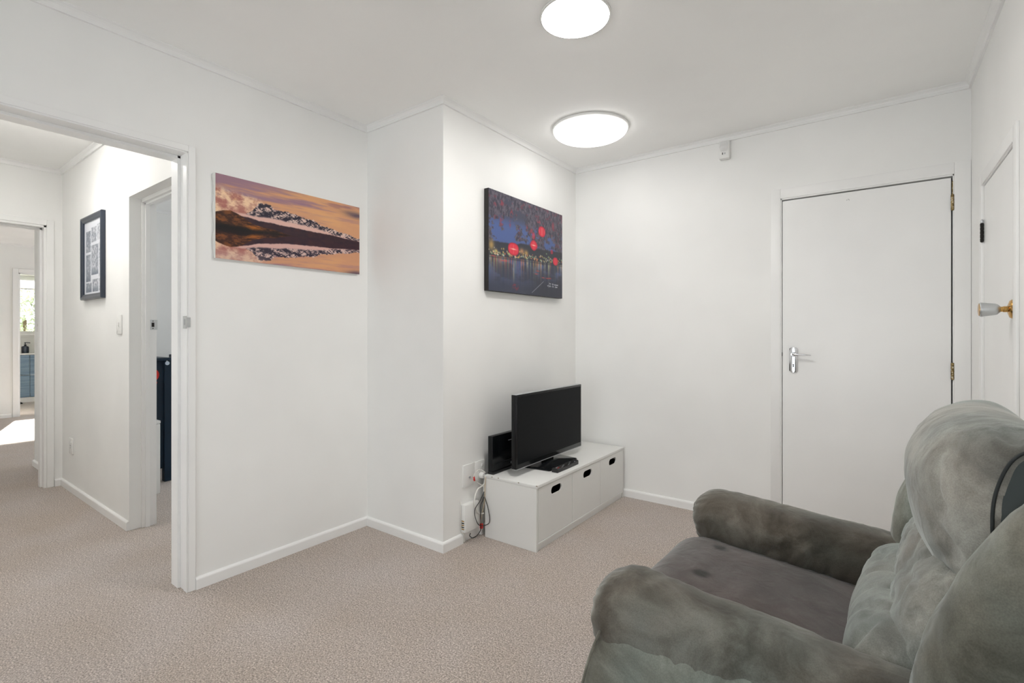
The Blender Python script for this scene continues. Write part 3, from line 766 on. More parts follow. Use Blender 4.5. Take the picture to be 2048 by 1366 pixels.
def print_grid(name, fn, origin, ax, az, nx, ny, mat_, parent):
    """flat printed sheet: grid of vertices carrying the print as vertex colour. ax = vector left->right, az = vector top->bottom"""
    U, V = np.meshgrid(np.linspace(0, 1, nx), np.linspace(0, 1, ny))
    col = fn(U, V)/255.0
    lin = np.where(col > .04045, ((col+.055)/1.055)**2.4, col/12.92)
    o, ax, az = np.array(origin, float), np.array(ax, float), np.array(az, float)
    P = o+U[..., None]*ax+V[..., None]*az
    idx = np.arange(nx*ny).reshape(ny, nx)
    F = np.stack([idx[:-1, :-1], idx[1:, :-1], idx[1:, 1:], idx[:-1, 1:]], -1).reshape(-1, 4)
    me = bpy.data.meshes.new(name)
    me.from_pydata(P.reshape(-1, 3).tolist(), [], F.tolist())
    at = me.color_attributes.new('print', 'FLOAT_COLOR', 'POINT')
    rgba = np.ones((nx*ny, 4), np.float32); rgba[:, :3] = lin.reshape(-1, 3)
    at.data.foreach_set('color', rgba.ravel())
    me.update()
    return link(name, me, mat_, parent)

def canvas_lake():
    org = (A, 1.425, 1.711)
    e = empty('canvas_picture', org); tag(e, 'wide canvas print of snowy mountains mirrored in a lake at sunset', 'picture', 'canvas prints on the walls')
    y0, y1, z0, z1, d = 1.028-org[1], 1.822-org[1], 1.513-org[2], 1.909-org[2], 0.020
    boxes('stretcher_frame', [(0.001, d-0.0015, y0+0.002, y1-0.002, z0+0.002, z1-0.002)], M['canvas'], e, 0.0015, 2)
    print_grid('print', lake_picture, (d, y0, z1), (0, y1-y0, 0), (0, 0, z0-z1), 420, 210, M['print'], e)
    # loose canvas edge wrapping the left side, slightly wavy
    verts, faces = [], []
    n = 40
    for i in range(n+1):
        z = z1+(z0-z1)*i/n
        wv = 0.0035*math.sin(i*0.42+0.6)+0.002*math.sin(i*0.9)
        verts += [(d-0.0005, y0, z), (d-0.008, y0-0.004-wv*0.5, z), (0.003, y0-0.004-wv, z), (0.0015, y0+0.004, z)]
    for i in range(n):
        for k in range(3): faces.append((i*4+k, i*4+k+1, i*4+k+5, i*4+k+4))
    mesh_from('canvas_edge', verts, faces, M['canvas'], e, True)
canvas_lake()

def canvas_lantern():
    org = (CN, 2.65, 1.7125)
    e = empty('canvas_picture', org); tag(e, 'dark canvas print of red lanterns over a night river on the nib', 'picture', 'canvas prints on the walls')
    y0, y1, z0, z1, d = 2.231-org[1], 3.070-org[1], 1.413-org[2], 2.012-org[2], 0.035
    boxes('stretcher_frame', [(0.001, d-0.0006, y0, y1, z0, z1)], mat('black_canvas_edge', (0.012, 0.010, 0.010), 0.55), e, 0.002, 2)
    print_grid('print', lantern_picture, (d, y0+.0015, z1-.0015), (0, y1-y0-.003, 0), (0, 0, z0-z1+.003), 340, 300, M['printgloss'], e)
canvas_lantern()

def framed_print():
    x0, x1, z0, z1, y = -4.437, -3.978, 1.392, 1.955, EY
    org = ((x0+x1)/2, y, (z0+z1)/2)
    e = empty('framed_print', org); tag(e, 'black framed collage print with white mount on the hall wall', 'picture')
    a, b, p, q = x0-org[0], x1-org[0], z0-org[2], z1-org[2]
    w, d = 0.036, 0.026
    m = mat('frame_lacquer', srgb(44, 52, 66), 0.3)
    bm = bmesh.new()
    prof = [(0, 0), (0, d*0.8), (0.004, d), (0.012, d), (0.022, d*0.82), (w-0.003, d*0.70), (w, d*0.6), (w, 0)]
    rings = []
    for (cx, cz, sx, sz) in ((a, p, 1, 1), (b, p, -1, 1), (b, q, -1, -1), (a, q, 1, -1)):
        rings.append([bm.verts.new((cx+sx*o, -h-0.001, cz+sz*o)) for (o, h) in prof])
    for i in range(4):
        r0, r1 = rings[i], rings[(i+1) % 4]
        for k in range(len(prof)):
            l = (k+1) % len(prof)
            bm.faces.new((r0[k], r0[l], r1[l], r1[k]))
    link('frame', bm_mesh(bm, 'frame'), m, e)
    boxes('backing', [(a+w-.004, b-w+.004, -0.008, -0.001, p+w-.004, q-w+.004)], M['plastic'], e)
    print_grid('print', collage_picture, (a+w-.002, -0.0095, q-w+.002), (b-a-2*w+.004, 0, 0), (0, 0, p-q+2*w-.004), 110, 150, M['printgloss'], e)
framed_print()

# ------------------------------------------------------------------ low white cabinet
CX0, CX1, CY0, CY1, CZ = -1.800, -1.443, 2.180, 3.300, 0.355
def cabinet():
    org = (CX0, CY0, 0)
    e = empty('storage_cabinet', org); tag(e, 'long low white painted storage cabinet under the television', 'cabinet')
    t = 0.016
    f0 = CX1-0.004
    body = [(CX0, f0, CY0, CY0+t, 0, CZ-0.017), (CX0, f0, CY1-t, CY1, 0, CZ-0.017), (CX0, CX0+0.008, CY0+t, CY1-t, 0.03, CZ-0.017), (CX0+0.008, f0-0.016, CY0+t, CY1-t, 0.045, 0.055)]
    boxes('body', body, M['cab'], e, 0.0012, 1, org)
    boxes('top', [(CX0-0.001, CX1, CY0-0.001, CY1+0.001, CZ-0.017, CZ)], M['cab'], e, 0.0018, 2, org)
    boxes('plinth', [(f0-0.024, f0-0.006, CY0+t, CY1-t, 0, 0.036)], M['cab'], e, 0.001, 1, org)
    boxes('bottom_rail', [(f0-0.02, f0+0.003, CY0+t, CY1-t, 0.036, 0.046)], M['cab'], e, 0.001, 1, org)
    ys = [CY0+t+0.001, 2.561, 2.932, CY1-t-0.001]
    for i in (1, 2):
        boxes('divider', [(CX0+0.01, f0-0.006, ys[i]-0.007, ys[i]+0.007, 0.055, CZ-0.017)], M['cab'], e, 0, 1, org)
    hc = [(2.327, 2.441), (2.700, 2.815), (3.062, 3.175)]
    for i in range(3):
        y0, y1 = ys[i]+(0.0015 if i else 0.001), ys[i+1]-0.0015
        z0, z1 = 0.0475, CZ-0.0195
        h0, h1, hz0, hz1 = hc[i][0], hc[i][1], 0.268, 0.312
        # front panel with a pill-shaped cut-out
        n = 10; r = (hz1-hz0)/2; zc = (hz0+hz1)/2
        pill = [(h1-r+r*math.sin(math.pi*k/n), zc+r*math.cos(math.pi*k/n)) for k in range(n+1)]
        pill += [(h0+r-r*math.sin(math.pi*k/n), zc-r*math.cos(math.pi*k/n)) for k in range(n+1)]
        cx, cz = (h0+h1)/2, zc
        def outer(p):
            dy, dz = p[0]-cx, p[1]-cz
            s = min(((y1-cx)/dy if dy > 1e-9 else (y0-cx)/dy if dy < -1e-9 else 1e9), ((z1-cz)/dz if dz > 1e-9 else (z0-cz)/dz if dz < -1e-9 else 1e9))
            return (cx+dy*s, cz+dz*s)
        outp = [outer(p) for p in pill]
        for c in ((y0, z0), (y1, z0), (y1, z1), (y0, z1)):
            k = min(range(len(outp)), key=lambda j: (outp[j][0]-c[0])**2+(outp[j][1]-c[1])**2)
            outp[k] = c
        m = len(pill); xf, xb = f0+0.0005, f0-0.0085
        V = []
        for x in (xf, xb):
            V += [(x-org[0], p[0]-org[1], p[1]) for p in pill]
            V += [(x-org[0], p[0]-org[1], p[1]) for p in outp]
        F = []
        for k in range(m):
            l = (k+1) % m
            F += [(k, l, m+l, m+k), (2*m+k, 2*m+l, 3*m+l, 3*m+k), (k, l, 2*m+l, 2*m+k), (m+k, m+l, 3*m+l, 3*m+k)]
        fr = mesh_from('drawer_front', V, F, M['cab'], e)
        boxes('drawer_box', [(CX0+0.02, xb-0.001, y0+0.012, y1-0.012, 0.06, 0.064), (CX0+0.02, xb-0.001, y0+0.012, y0+0.016, 0.064, 0.27), (CX0+0.02, xb-0.001, y1-0.016, y1-0.012, 0.064, 0.27), (CX0+0.02, CX0+0.024, y0+0.016, y1-0.016, 0.064, 0.27)], M['dark'], fr, 0, 1, org)  # near-black colour stands in for the shade inside the drawers
    # chipped dark spots on edges of the top and a screw mark
    for (x, y, z) in ((-1.4435, 2.1795, 0.3545), (-1.56, 2.1788, 0.353), (-1.70, 2.1788, 0.3535), (-1.745, 2.1788, 0.352)):
        boxes('paint_chip', [(x-0.006, x+0.002, y-0.0006, y+0.002, z-0.004, z+0.0012)], mat('chipped_board', (0.32, 0.27, 0.22), 0.9), e, 0, 1, org)
    lathe('screw_head', [(0.0022, 0), (0.0022, 0.0012), (0, 0.0012)], M['satin'], e, 10, 'X', (f0-0.005-org[0], 2.561-org[1], 0.248))
    # yellow bits showing inside the first cut-out
    boxes('toy_piece', [(-1.52, -1.49, 2.350, 2.392, 0.27, 0.300), (-1.515, -1.50, 2.332, 2.342, 0.27, 0.306)], mat('dull_yellow', srgb(150, 118, 50), 0.6), e, 0.002, 1, org)
cabinet()

# ------------------------------------------------------------------ television, remote, upright box
def television():
    x, y0, y1, z0, z1 = -1.620, 2.236, 2.994, 0.398, 0.816
    org = (x-0.02, 2.615, CZ)
    e = empty('television', org); tag(e, 'black flat television switched off on the white cabinet', 'television')
    o = boxes('casing', [(x-0.034, x, y0, y1, z0, z1)], M['blackgloss'], e, 0.003, 2, org)
    boxes('rear_housing', [(x-0.062, x-0.033, y0+0.09, y1-0.09, z0+0.04, z1-0.09)], M['blackmat'], e, 0.012, 2, org)
    boxes('screen', [(x-0.001, x+0.0008, y0+0.014, y1-0.012, z0+0.026, z1-0.012)], M['screen'], e, 0.0004, 1, org)
    boxes('silver_strip', [(x-0.030, x+0.0006, y0+0.003, y1-0.003, z0-0.0035, z0+0.0005)], M['silver'], e, 0.0005, 1, org)
    boxes('top_edge', [(x-0.034, x-0.002, y0+0.002, y1-0.002, z1-0.0005, z1+0.0015)], M['silver'], e, 0.0004, 1, org)
    # neck and stepped glossy foot
    boxes('neck', [(x-0.050, x-0.018, 2.565, 2.665, CZ+0.012, z0+0.05)], M['blackgloss'], e, 0.004, 2, org)
    verts, faces = [], []
    lo = [(-1.735, 2.430), (-1.540, 2.452), (-1.532, 2.470), (-1.532, 2.770), (-1.540, 2.788), (-1.735, 2.812)]
    for (k, h) in ((1.0, 0.0), (1.0, 0.008), (0.97, 0.012), (0.30, 0.024)):
        for (px, py) in lo: verts.append((-1.63+(px+1.63)*k-org[0], 2.62+(py-2.62)*k-org[1], CZ+0.0008+h-org[2]))
    n = len(lo)
    for j in range(3):
        for i in range(n): faces.append((j*n+i, j*n+(i+1) % n, (j+1)*n+(i+1) % n, (j+1)*n+i))
    faces.append(tuple(range(n))[::-1]); faces.append(tuple(3*n+i for i in range(n)))
    mesh_from('stand_foot', verts, faces, M['blackgloss'], e)
television()

def remote():
    org = (-1.500, 2.575, CZ)
    e = empty('remote_control', org, 0.0); tag(e, 'slim black remote control lying beside the television foot', 'remote control')
    L, W = 0.250, 0.042
    n = 10; verts, faces = [], []
    for i in range(n+1):
        t = i/n; y = -L/2+L*t
        w = W/2*(0.92+0.08*math.cos((t-.5)*math.pi))
        h = 0.017+0.008*(2*abs(t-0.5))**2
        b = 0.0005+0.0045*(2*abs(t-0.5))**3*0
        verts += [(-w, y, b), (w, y, b), (w, y, h-0.004), (w-0.004, y, h), (-w+0.004, y, h), (-w, y, h-0.004)]
    for i in range(n):
        for k in range(6): faces.append((i*6+k, i*6+(k+1) % 6, (i+1)*6+(k+1) % 6, (i+1)*6+k))
    faces.append(tuple(range(6))[::-1]); faces.append(tuple(n*6+k for k in range(6)))
    mesh_from('casing', verts, faces, M['blackmat'], e)
    for r in range(9):
        t = 0.08+r*0.1; y = -L/2+L*t; h = 0.017+0.008*(2*abs(t-0.5))**2
        for c in (-0.010, 0, 0.010):
            m = M['red'] if (r == 0 and c > 0) or (r == 1 and c == 0) else M['grey'] if (r+int(c*100)) % 3 == 0 else M['dark']
            boxes('button', [(c-0.003, c+0.003, y-0.004, y+0.004, h-0.002, h+0.0014)], m, e, 0.0006, 1)
remote()

def upright_box():
    x0, x1, y0, y1, z0, z1 = -1.835, -1.790, 2.206, 2.500, CZ, 0.572
    x0, x1 = -1.799, -1.765
    org = (x0, y0, CZ)
    e = empty('media_box', org); tag(e, 'glossy black media box standing upright behind the television', 'media box')
    boxes('casing', [(x0, x1, y0, y1, z0+0.012, z1)], M['blackgloss'], e, 0.003, 2, org)
    boxes('base_foot', [(x0, x1+0.010, y0-0.004, y1, z0, z0+0.013)], M['blackmat'], e, 0.003, 2, org)
    boxes('seam_strip', [(x1-0.0005, x1+0.0009, y0+0.004, y1-0.004, z0+0.055, z0+0.0565)], M['blackmat'], e, 0, 1, org)
    lg = lathe('logo_ring', [(0.0062, 0), (0.0062, 0.0011), (0.0042, 0.0011), (0.0042, 0)], M['silver'], e, 20, 'X', (x1-org[0], 2.385-org[1], 0.390-org[2]))
    boxes('logo_strip', [(x1, x1+0.0006, 2.355, 2.395, 0.5255, 0.5285)], M['grey'], e, 0, 1, org)
upright_box()

# ------------------------------------------------------------------ wall plates, junction box, cables
def wall_plate(name, label, cat, axis, pos, a0, a1, z0, z1, kind):
    """axis 'x': plate on a wall facing +x at x=pos; 'y': on a wall facing -y at y=pos"""
    ac, zc = (a0+a1)/2, (z0+z1)/2
    org = (pos, ac, zc) if axis == 'x' else (ac, pos, zc)
    e = empty(name, org); tag(e, label, cat, {'switch': 'light switches', 'outlet': 'power points'}.get(kind))
    def bx(n, a, b, d0, d1, za, zb, m, bev=0.001):
        l = (d0, d1, a, b, za, zb) if axis == 'x' else (a, b, -d1, -d0, za, zb)
        return boxes(n, [l], m, e, bev, 2)
    w, h = (a1-a0)/2, (z1-z0)/2
    bx('plate', -w, w, 0, 0.008, -h, h, M['plastic'], 0.002)
    if kind == 'switch': bx('rocker', -0.007, 0.007, 0.008, 0.012, -0.012, 0.012, M['plastic'])
    elif kind == 'outlet':
        bx('switch_rocker', 0.012, 0.026, 0.008, 0.012, 0.022, 0.038, M['plastic'])
        for (a, z) in ((-0.008, 0.004), (0.008, 0.004), (0, -0.012)):
            bx('pin_slot', a-0.0015, a+0.0015, 0.0078, 0.0084, z-0.005, z+0.005, M['dark'], 0)
    elif kind == 'aerial':
        lathe('socket', [(0.006, 0.008), (0.006, 0.013), (0.003, 0.013), (0.003, 0.010)], M['grey'], e, 18, 'X', (0, 0.008, -0.012))
    return e
wall_plate('wall_socket', 'white wall plate with one small socket left of the power point', 'wall socket', 'x', CN, 2.043, 2.131, 0.303, 0.427, 'aerial')
wall_plate('power_outlet', 'white power point with plugs beside the cabinet', 'power outlet', 'x', CN, 2.143, 2.228, 0.313, 0.427, 'outlet')
wall_plate('light_switch', 'white light switch on the hall wall near the bedroom doorway', 'light switch', 'y', EY, -3.745, -3.660, 1.159, 1.275, 'switch')
wall_plate('power_outlet', 'white power point low on the hall wall', 'power outlet', 'y', EY, -4.815, -4.725, 0.277, 0.393, 'outlet')
wall_plate('light_switch', 'pale grey switch plate beyond the hall end doorway', 'light switch', 'y', EY, -5.845, -5.755, 1.178, 1.294, 'switch')

def junction_box():
    org = (CN, 2.085, 0.14)
    e = empty('junction_box', org); tag(e, 'white plastic junction box low on the nib behind the cables', 'junction box')
    boxes('box', [(CN, CN+0.034, 2.030, 2.146, 0.064, 0.216)], M['plastic'], e, 0.004, 2, org)
    boxes('lid', [(CN+0.034, CN+0.038, 2.033, 2.143, 0.067, 0.213)], M['plastic'], e, 0.0015, 2, org)
    for i in range(5):
        boxes('terminal', [(CN+0.008, CN+0.026, 2.0282, 2.0302, 0.080+i*0.011, 0.085+i*0.011)], M['dark'] if i % 2 else M['brass'], e, 0, 1, org)
junction_box()

def cable(name, label, pts, r, m, cat='cable'):
    o = tube(name, pts, r, m); tag(o, label, cat, 'cables beside the low cabinet'); return o
def plugs():
    e = empty('power_plug', (CN+0.008, 2.190, 0.345)); tag(e, 'white round power plug pushed into the power point', 'plug')
    lathe('plug_body', [(0.0, 0.0), (0.015, 0.0), (0.018, 0.004), (0.018, 0.020), (0.013, 0.028), (0.0, 0.029)], M['plastic'], e, 24, 'X')
    tube('plug_cord', [(0.028, 0, 0), (0.036, 0.0, -0.010), (0.038, -0.014, -0.05), (0.038, -0.016, -0.09)], 0.0035, M['whitecord'], e)
plugs()
c = cable('power_cable', 'thin white cable looping with a red tag from the power point', [(-1.788, 2.170, .371), (-1.81, 2.152, .388), (-1.812, 2.111, .381), (-1.812, 2.095, .353), (-1.812, 2.127, .323), (-1.810, 2.155, .303), (-1.800, 2.172, .288)], 0.0026, M['whitecord'])
tube('red_tag', [(-1.812, 2.0965, .360), (-1.812, 2.103, .337)], 0.0055, M['red'], c, 10, 0)
cable('power_cable', 'thick white cable hanging in a wide loop beside the cabinet', [(-1.802, 2.172, .300), (-1.812, 2.155, .288), (-1.815, 2.133, .278), (-1.807, 2.1, .244), (-1.805, 2.096, .202), (-1.805, 2.117, .164), (-1.806, 2.150, .139), (-1.803, 2.172, .136)], 0.0042, M['whitecord'])
cable('power_cable', 'thin black cable hanging in a long loop over the cabinet side', [(-1.797, 2.170, .261), (-1.800, 2.139, .219), (-1.800, 2.094, .183), (-1.800, 2.094, .141), (-1.802, 2.123, .089), (-1.802, 2.160, .069), (-1.770, 2.171, .082), (-1.758, 2.171, .107), (-1.767, 2.172, .159), (-1.788, 2.172, .214), (-1.798, 2.170, .235)], 0.0022, M['blackcord'])
cable('power_cable', 'thin black cable dropping to a small loop just above the carpet', [(-1.797, 2.163, .232), (-1.797, 2.155, .213), (-1.796, 2.138, .187), (-1.796, 2.138, .133), (-1.798, 2.142, .061), (-1.806, 2.125, .029), (-1.806, 2.084, .024), (-1.806, 2.056, .044), (-1.806, 2.062, .058)], 0.0024, M['blackcord'])
c = cable('power_cable', 'beige cord running down the cabinet corner to a red plug', [(-1.790, 2.173, .345), (-1.793, 2.172, .284), (-1.796, 2.172, .209), (-1.808, 2.168, .148), (-1.812, 2.159, .098), (-1.812, 2.170, .070)], 0.0024, M['beigecord'])
boxes('red_plug', [(-1.822, -1.806, 2.158, 2.174, 0.048, 0.078)], M['red'], c, 0.004, 2)
cable('phone_cable', 'cream wire running down the wall beside the junction box', [(-1.845, 2.024, .235), (-1.844, 2.023, .14), (-1.842, 2.027, .08), (-1.834, 2.040, .045), (-1.832, 2.046, .004)], 0.0022, M['whitecord'])

# ------------------------------------------------------------------ motion sensor
def sensor():
    x, z = -0.769, 2.317
    org = (x, D, z)
    e = empty('motion_sensor', org); tag(e, 'small white motion sensor high on the back wall', 'sensor')
    boxes('housing', [(-0.031, 0.031, -0.038, 0, -0.055, 0.058)], M['plastic'], e, 0.006, 3)
    # curved lens bulging from the upper half
    verts, faces = [], []; n, m = 16, 10
    for j in range(m+1):
        t = j/m; zz = 0.052-0.062*t
        rr = math.sin(math.pi*min(1, 0.18+0.82*t)*0.5+0) if t < .5 else math.cos((t-.5)*math.pi*0.92)
        for i in range(n+1):
            a = math.pi*i/n
            verts.append((-0.026*math.cos(a)*(0.75+0.25*rr), -0.037-0.016*math.sin(a)*max(rr, 0.02), zz))
    for j in range(m):
        for i in range(n): faces.append((j*(n+1)+i, j*(n+1)+i+1, (j+1)*(n+1)+i+1, (j+1)*(n+1)+i))
    mesh_from('lens', verts, faces, mat('lens_plastic', (0.78, 0.78, 0.77), 0.25), e, True)
    boxes('indicator', [(-0.0115, -0.0065, -0.0392, -0.037, -0.030, -0.016)], M['dark'], e, 0.0006, 1)
    for k in range(3): boxes('groove', [(-0.001+k*0.004, 0.001+k*0.004, -0.0386, -0.037, -0.029, -0.018)], M['grey'], e)
sensor()

# ------------------------------------------------------------------ recliner armchair (local u = forward, v = towards the far side, z up)
def sq(c, p): return math.copysign(abs(c)**p, c)

def ridged(p, s, seed=0.0):
    q = Vector((p[0]*s[0]+seed, p[1]*s[1]+seed*0.7, p[2]*s[2]-seed))
    return 1-2*abs(noise.noise(q))

def loft(name, rings, parent, m, wrinkle=None, close_ends=True):
    """rings: list of closed loops of equal length in (u, v, z)"""
    n = len(rings[0]); verts = [Vector((p[0], -p[1], p[2])) for r in rings for p in r]
    faces = []
    for i in range(len(rings)-1):
        for k in range(n): faces.append((i*n+k, i*n+(k+1) % n, (i+1)*n+(k+1) % n, (i+1)*n+k))
    if close_ends:
        for i in (0, len(rings)-1):
            c = sum((verts[i*n+k] for k in range(n)), Vector())/n
            verts.append(c); ci = len(verts)-1
            for k in range(n):
                a, b = i*n+k, i*n+(k+1) % n
                faces.append((ci, b, a) if i == 0 else (ci, a, b))
    o = mesh_from(name, verts, faces, m, parent, True)
    if wrinkle:
        me = o.data
        nor = [v.normal.copy() for v in me.vertices]
        for v, nn in zip(me.vertices, nor):
            p = (v.co.x, -v.co.y, v.co.z)
            v.co += nn*wrinkle(p)
        me.update()
    return o

def cushion_along(name, path, frames, a, b, ex, end0, end1, parent, m, wrinkle=None, nr=64, n=72, endp=2.2, crown=None):
    """loft a superellipse section (half sizes a(t), b(t)) along path(t); end0/end1 = rounded share of the length at each end"""
    rings = []
    for i in range(nr+1):
        # cluster rings towards the ends
        t = 0.5-0.5*math.cos(math.pi*i/nr)
        s = 1.0
        if t < end0: s = max(0.0, 1-((end0-t)/end0)**endp)**(1/endp)
        if t > 1-end1: s = min(s, max(0.0, 1-((t-1+end1)/end1)**endp)**(1/endp))
        s = max(s, 0.02)
        c = Vector(path(t)); X, Y = frames(t)
        X, Y = Vector(X), Vector(Y)
        aa, bb = a(t)*s, b(t)*s
        ring = []
        for k in range(n):
            th = 2*math.pi*k/n
            x, y = aa*sq(math.cos(th), 2/ex), bb*sq(math.sin(th), 2/ex)
            ring.append(c+X*x+Y*y)
        rings.append(ring)
    return loft(name, rings, parent, m, wrinkle)

def recliner():
    e = empty('recliner_armchair', (0.047, 1.33, 0), math.radians(177))
    tag(e, 'plump grey suede recliner armchair in the right foreground', 'armchair')
    S = M['suede']
    lerp = lambda a, b, t: a+(b-a)*t
    # arm pads -----------------------------------------------------
    for side, vc, u1 in ((-1, -0.335, 0.532), (1, 0.362, 0.560)):
        u0 = -0.16
        def path(t, vc=vc, u1=u1, u0=u0):
            u = lerp(u0, u1, t)
            top = lerp(0.604, 0.640, t)+0.006*math.exp(-((t-0.86)/0.12)**2)
            return (u, vc, top-0.083)
        def wr(p, vc=vc, u1=u1):
            w = 0.004*(noise.noise(Vector((p[0]*7, p[1]*7, p[2]*7)))) + 0.0022*ridged(p, (26, 9, 9), 3.1+vc)
            inner = 1.0 if (p[1]-vc)*(-1 if vc > 0 else 1) > 0.02 else 0.15
            fold = max(0, ridged((p[0]+0.25*p[2], p[1], p[2]), (16, 5, 6), 9.7+vc)-0.60)
            w -= 0.022*fold*inner*min(1, max(0, (0.615-p[2])/0.04))
            d = max(0, 1-abs(p[0]-u1)/0.07)                     # puckers at the rounded front
            ang = math.atan2(p[2]-0.55, p[1]-vc)
            w += 0.0022*d*math.sin(ang*17+2*math.sin(ang*3))
            return w
        cushion_along('arm_pad', path, lambda t: ((0, 1, 0), (0, 0, 1)), lambda t: lerp(0.104, 0.110, t), lambda t: lerp(0.080, 0.086, t), 2.3, 0.08, 0.13, e, M['suede_arm'], wr, 110, 84, 2.3)
        # arm side panel: a slab with soft edges, bulging a little
        rings = []
        vo, vi = (vc-0.112, vc+0.085) if side < 0 else (vc+0.112, vc-0.085)
        for i in range(41):
            t = i/40; z = lerp(0.03, 0.575, t)
            uf = (0.525 if side < 0 else 0.545)-0.048*max(0, (z-0.40)/0.175)**1.6
            ub = -0.20+0.03*t
            bul = 0.010*math.sin(math.pi*t)-0.012*max(0, (t-0.93)/0.07)**2
            s_ = 1.0 if i not in (0, 40) else 0.985
            cu, hu = (uf+ub)/2, (uf-ub)/2*s_
            cv, hv = (vo+vi)/2, abs(vo-vi)/2*s_+bul
            ring = []
            for k in range(96):
                th = 2*math.pi*k/96
                ring.append((cu+hu*sq(math.cos(th), 0.16), cv+hv*sq(math.sin(th), 0.22), z))
            rings.append(ring)
        pan = loft('arm_panel', rings, e, M['suede_side'], lambda p: 0.002*noise.noise(Vector((p[0]*5, p[1]*5, p[2]*5))))
        vs_ = vo+(0.012 if side < 0 else -0.012)
        pp = []
        for i in range(12):
            t = i/11; z = lerp(0.05, 0.56, t)
            uf = (0.525 if side < 0 else 0.545)-0.048*max(0, (z-0.40)/0.175)**1.6
            pp.append((uf-0.011, -(vs_-(0.013+0.010*math.sin(math.pi*(z-0.03)/0.545))*(1 if side < 0 else -1)), z))
        tube('piping', pp, 0.003, M['suede_side'], pan)
    # seat ---------------------------------------------------------
    def seatwr(p):
        w = 0.004*noise.noise(Vector((p[0]*4, p[1]*4, p[2]*4)))
        if p[0] > 0.40: w += 0.0045*ridged(p, (6, 22, 10), 5.5)*min(1, (p[0]-0.40)/0.1)
        w += 0.0008*ridged(p, (8, 40, 8), 2.2)
        return w
    rings = []
    for i in range(61):
        t = 0.5-0.5*math.cos(math.pi*i/60)
        u = lerp(-0.14, 0.598, t)
        x = max(0, (u-0.47)/0.128)
        s = max(0.02, (1-x**2.6))**(1/2.2) if x > 0 else 1
        top = lerp(0.482, 0.516, min(1, max(0, (u-0.05)/0.42)))+0.008*math.sin(math.pi*min(1, max(0, (u+0.14)/0.66)))
        zc, hz = 0.40, (top-0.40)
        ring = []
        for k in range(80):
            th = 2*math.pi*k/80
            y = sq(math.sin(th), 0.35)
            hzz = hz*s if y > 0 else 0.15*max(s, 0.35)
            ring.append((u, 0.0375+0.2725*sq(math.cos(th), 0.22), zc+hzz*y))
        rings.append(ring)
    loft('seat_cushion', rings, e, M['suede_seat'], seatwr)
    # folded footrest board under the seat front
    rings = []
    for i in range(31):
        z = lerp(0.06, 0.36, i/30); s_ = 1-0.06*abs(2*i/30-1)**6
        rings.append([(0.50+0.052*sq(math.cos(2*math.pi*k/64), 0.5)*s_, 0.0135+0.232*sq(math.sin(2*math.pi*k/64), 0.2)*s_, z) for k in range(64)])
    loft('footrest_panel', rings, e, S, lambda p: 0.004*noise.noise(Vector((p[0]*6, p[1]*6, p[2]*6))))
    # lumbar roll ---------------------------------------------------
    def wl(p):
        return 0.006*noise.noise(Vector((p[0]*6+3, p[1]*6, p[2]*6)))-0.028*max(0, ridged(p, (9, 13, 5), 4.4)-0.66)+0.0016*ridged(p, (22, 22, 18), 8)
    cushion_along('lumbar_cushion', lambda t: (0.002-0.012*(2*t-1)**2, lerp(-0.290, 0.312, t), 0.515), lambda t: ((1, 0, -0.10), (0.10, 0, 1)),
                  lambda t: 0.092, lambda t: 0.128, 2.2, 0.20, 0.20, e, S, wl, 80, 84, 2.4)
    # main back cushion ----------------------------------------------
    def wb(p):
        q = (p[0], p[1]+0.9*(p[2]-0.65), p[2]-0.3*p[1])
        return 0.007*noise.noise(Vector((p[0]*5, p[1]*6+7, p[2]*6)))-0.020*max(0, ridged(q, (7, 9, 26), 6.1)-0.60)+0.0022*ridged(q, (14, 18, 46), 2)
    cushion_along('back_cushion', lambda t: (-0.088-0.018*(2*t-1)**2, lerp(-0.300, 0.318, t), 0.628), lambda t: ((1, 0, 0.12), (-0.20, 0, 1)),
                  lambda t: 0.108, lambda t: 0.150, 2.3, 0.22, 0.22, e, S, wb, 90, 90, 2.3)
    # headrest --------------------------------------------------------
    def wh(p):
        q = (p[0], p[1], p[2])
        w = 0.006*noise.noise(Vector((p[0]*5, p[1]*5+2, p[2]*5)))+0.0012*ridged(q, (14, 10, 30), 5)
        edge = max(0, 1-abs(p[1]+0.235)/0.10)
        w -= 0.024*max(0, ridged(q, (20, 4, 20), 3.3)-0.64)*edge
        return w
    prof = catmull([(-0.036, 0.730, 0), (-0.010, 0.785, 0), (0.002, 0.860, 0), (-0.006, 0.925, 0), (-0.044, 0.985, 0), (-0.102, 1.010, 0), (-0.165, 1.000, 0), (-0.212, 0.952, 0), (-0.222, 0.880, 0), (-0.200, 0.790, 0), (-0.130, 0.742, 0), (-0.060, 0.727, 0)], 7)[:-1]
    hr = []
    def hsec(v):
        k = (v-0.019)/0.299                                  # -1 near end .. 1 far end
        su = 0.40+0.60*max(0.0, 1-abs(k)**2.6)**0.55
        sz = 0.84+0.16*max(0.0, 1-abs(k)**2.8)**0.6
        du = -0.010*(1-k)/2
        return [(-0.185+(p.x+0.185)*su+du, v, 0.868+(p.y-0.868)*(sz if p.y > 0.868 else 0.5+0.5*sz)) for p in prof]
    vs_ = [0.019+0.299*math.sin(math.pi*(i/70-0.5)) for i in range(71)]
    for v in vs_: hr.append(hsec(v))
    hd = loft('headrest', hr, e, S, wh)
    tube('piping', [(p[0]+0.001, -p[1]+0.002, p[2]) for p in hsec(-0.279)]+[(hsec(-0.279)[0][0]+0.001, 0.281, hsec(-0.279)[0][2])], 0.0024, M['piping'], hd, 8, 0)
    # flat end panel of the headrest
    gus = mat('dark_gusset', (0.055, 0.066, 0.066), 0.95, sheen=0.3)
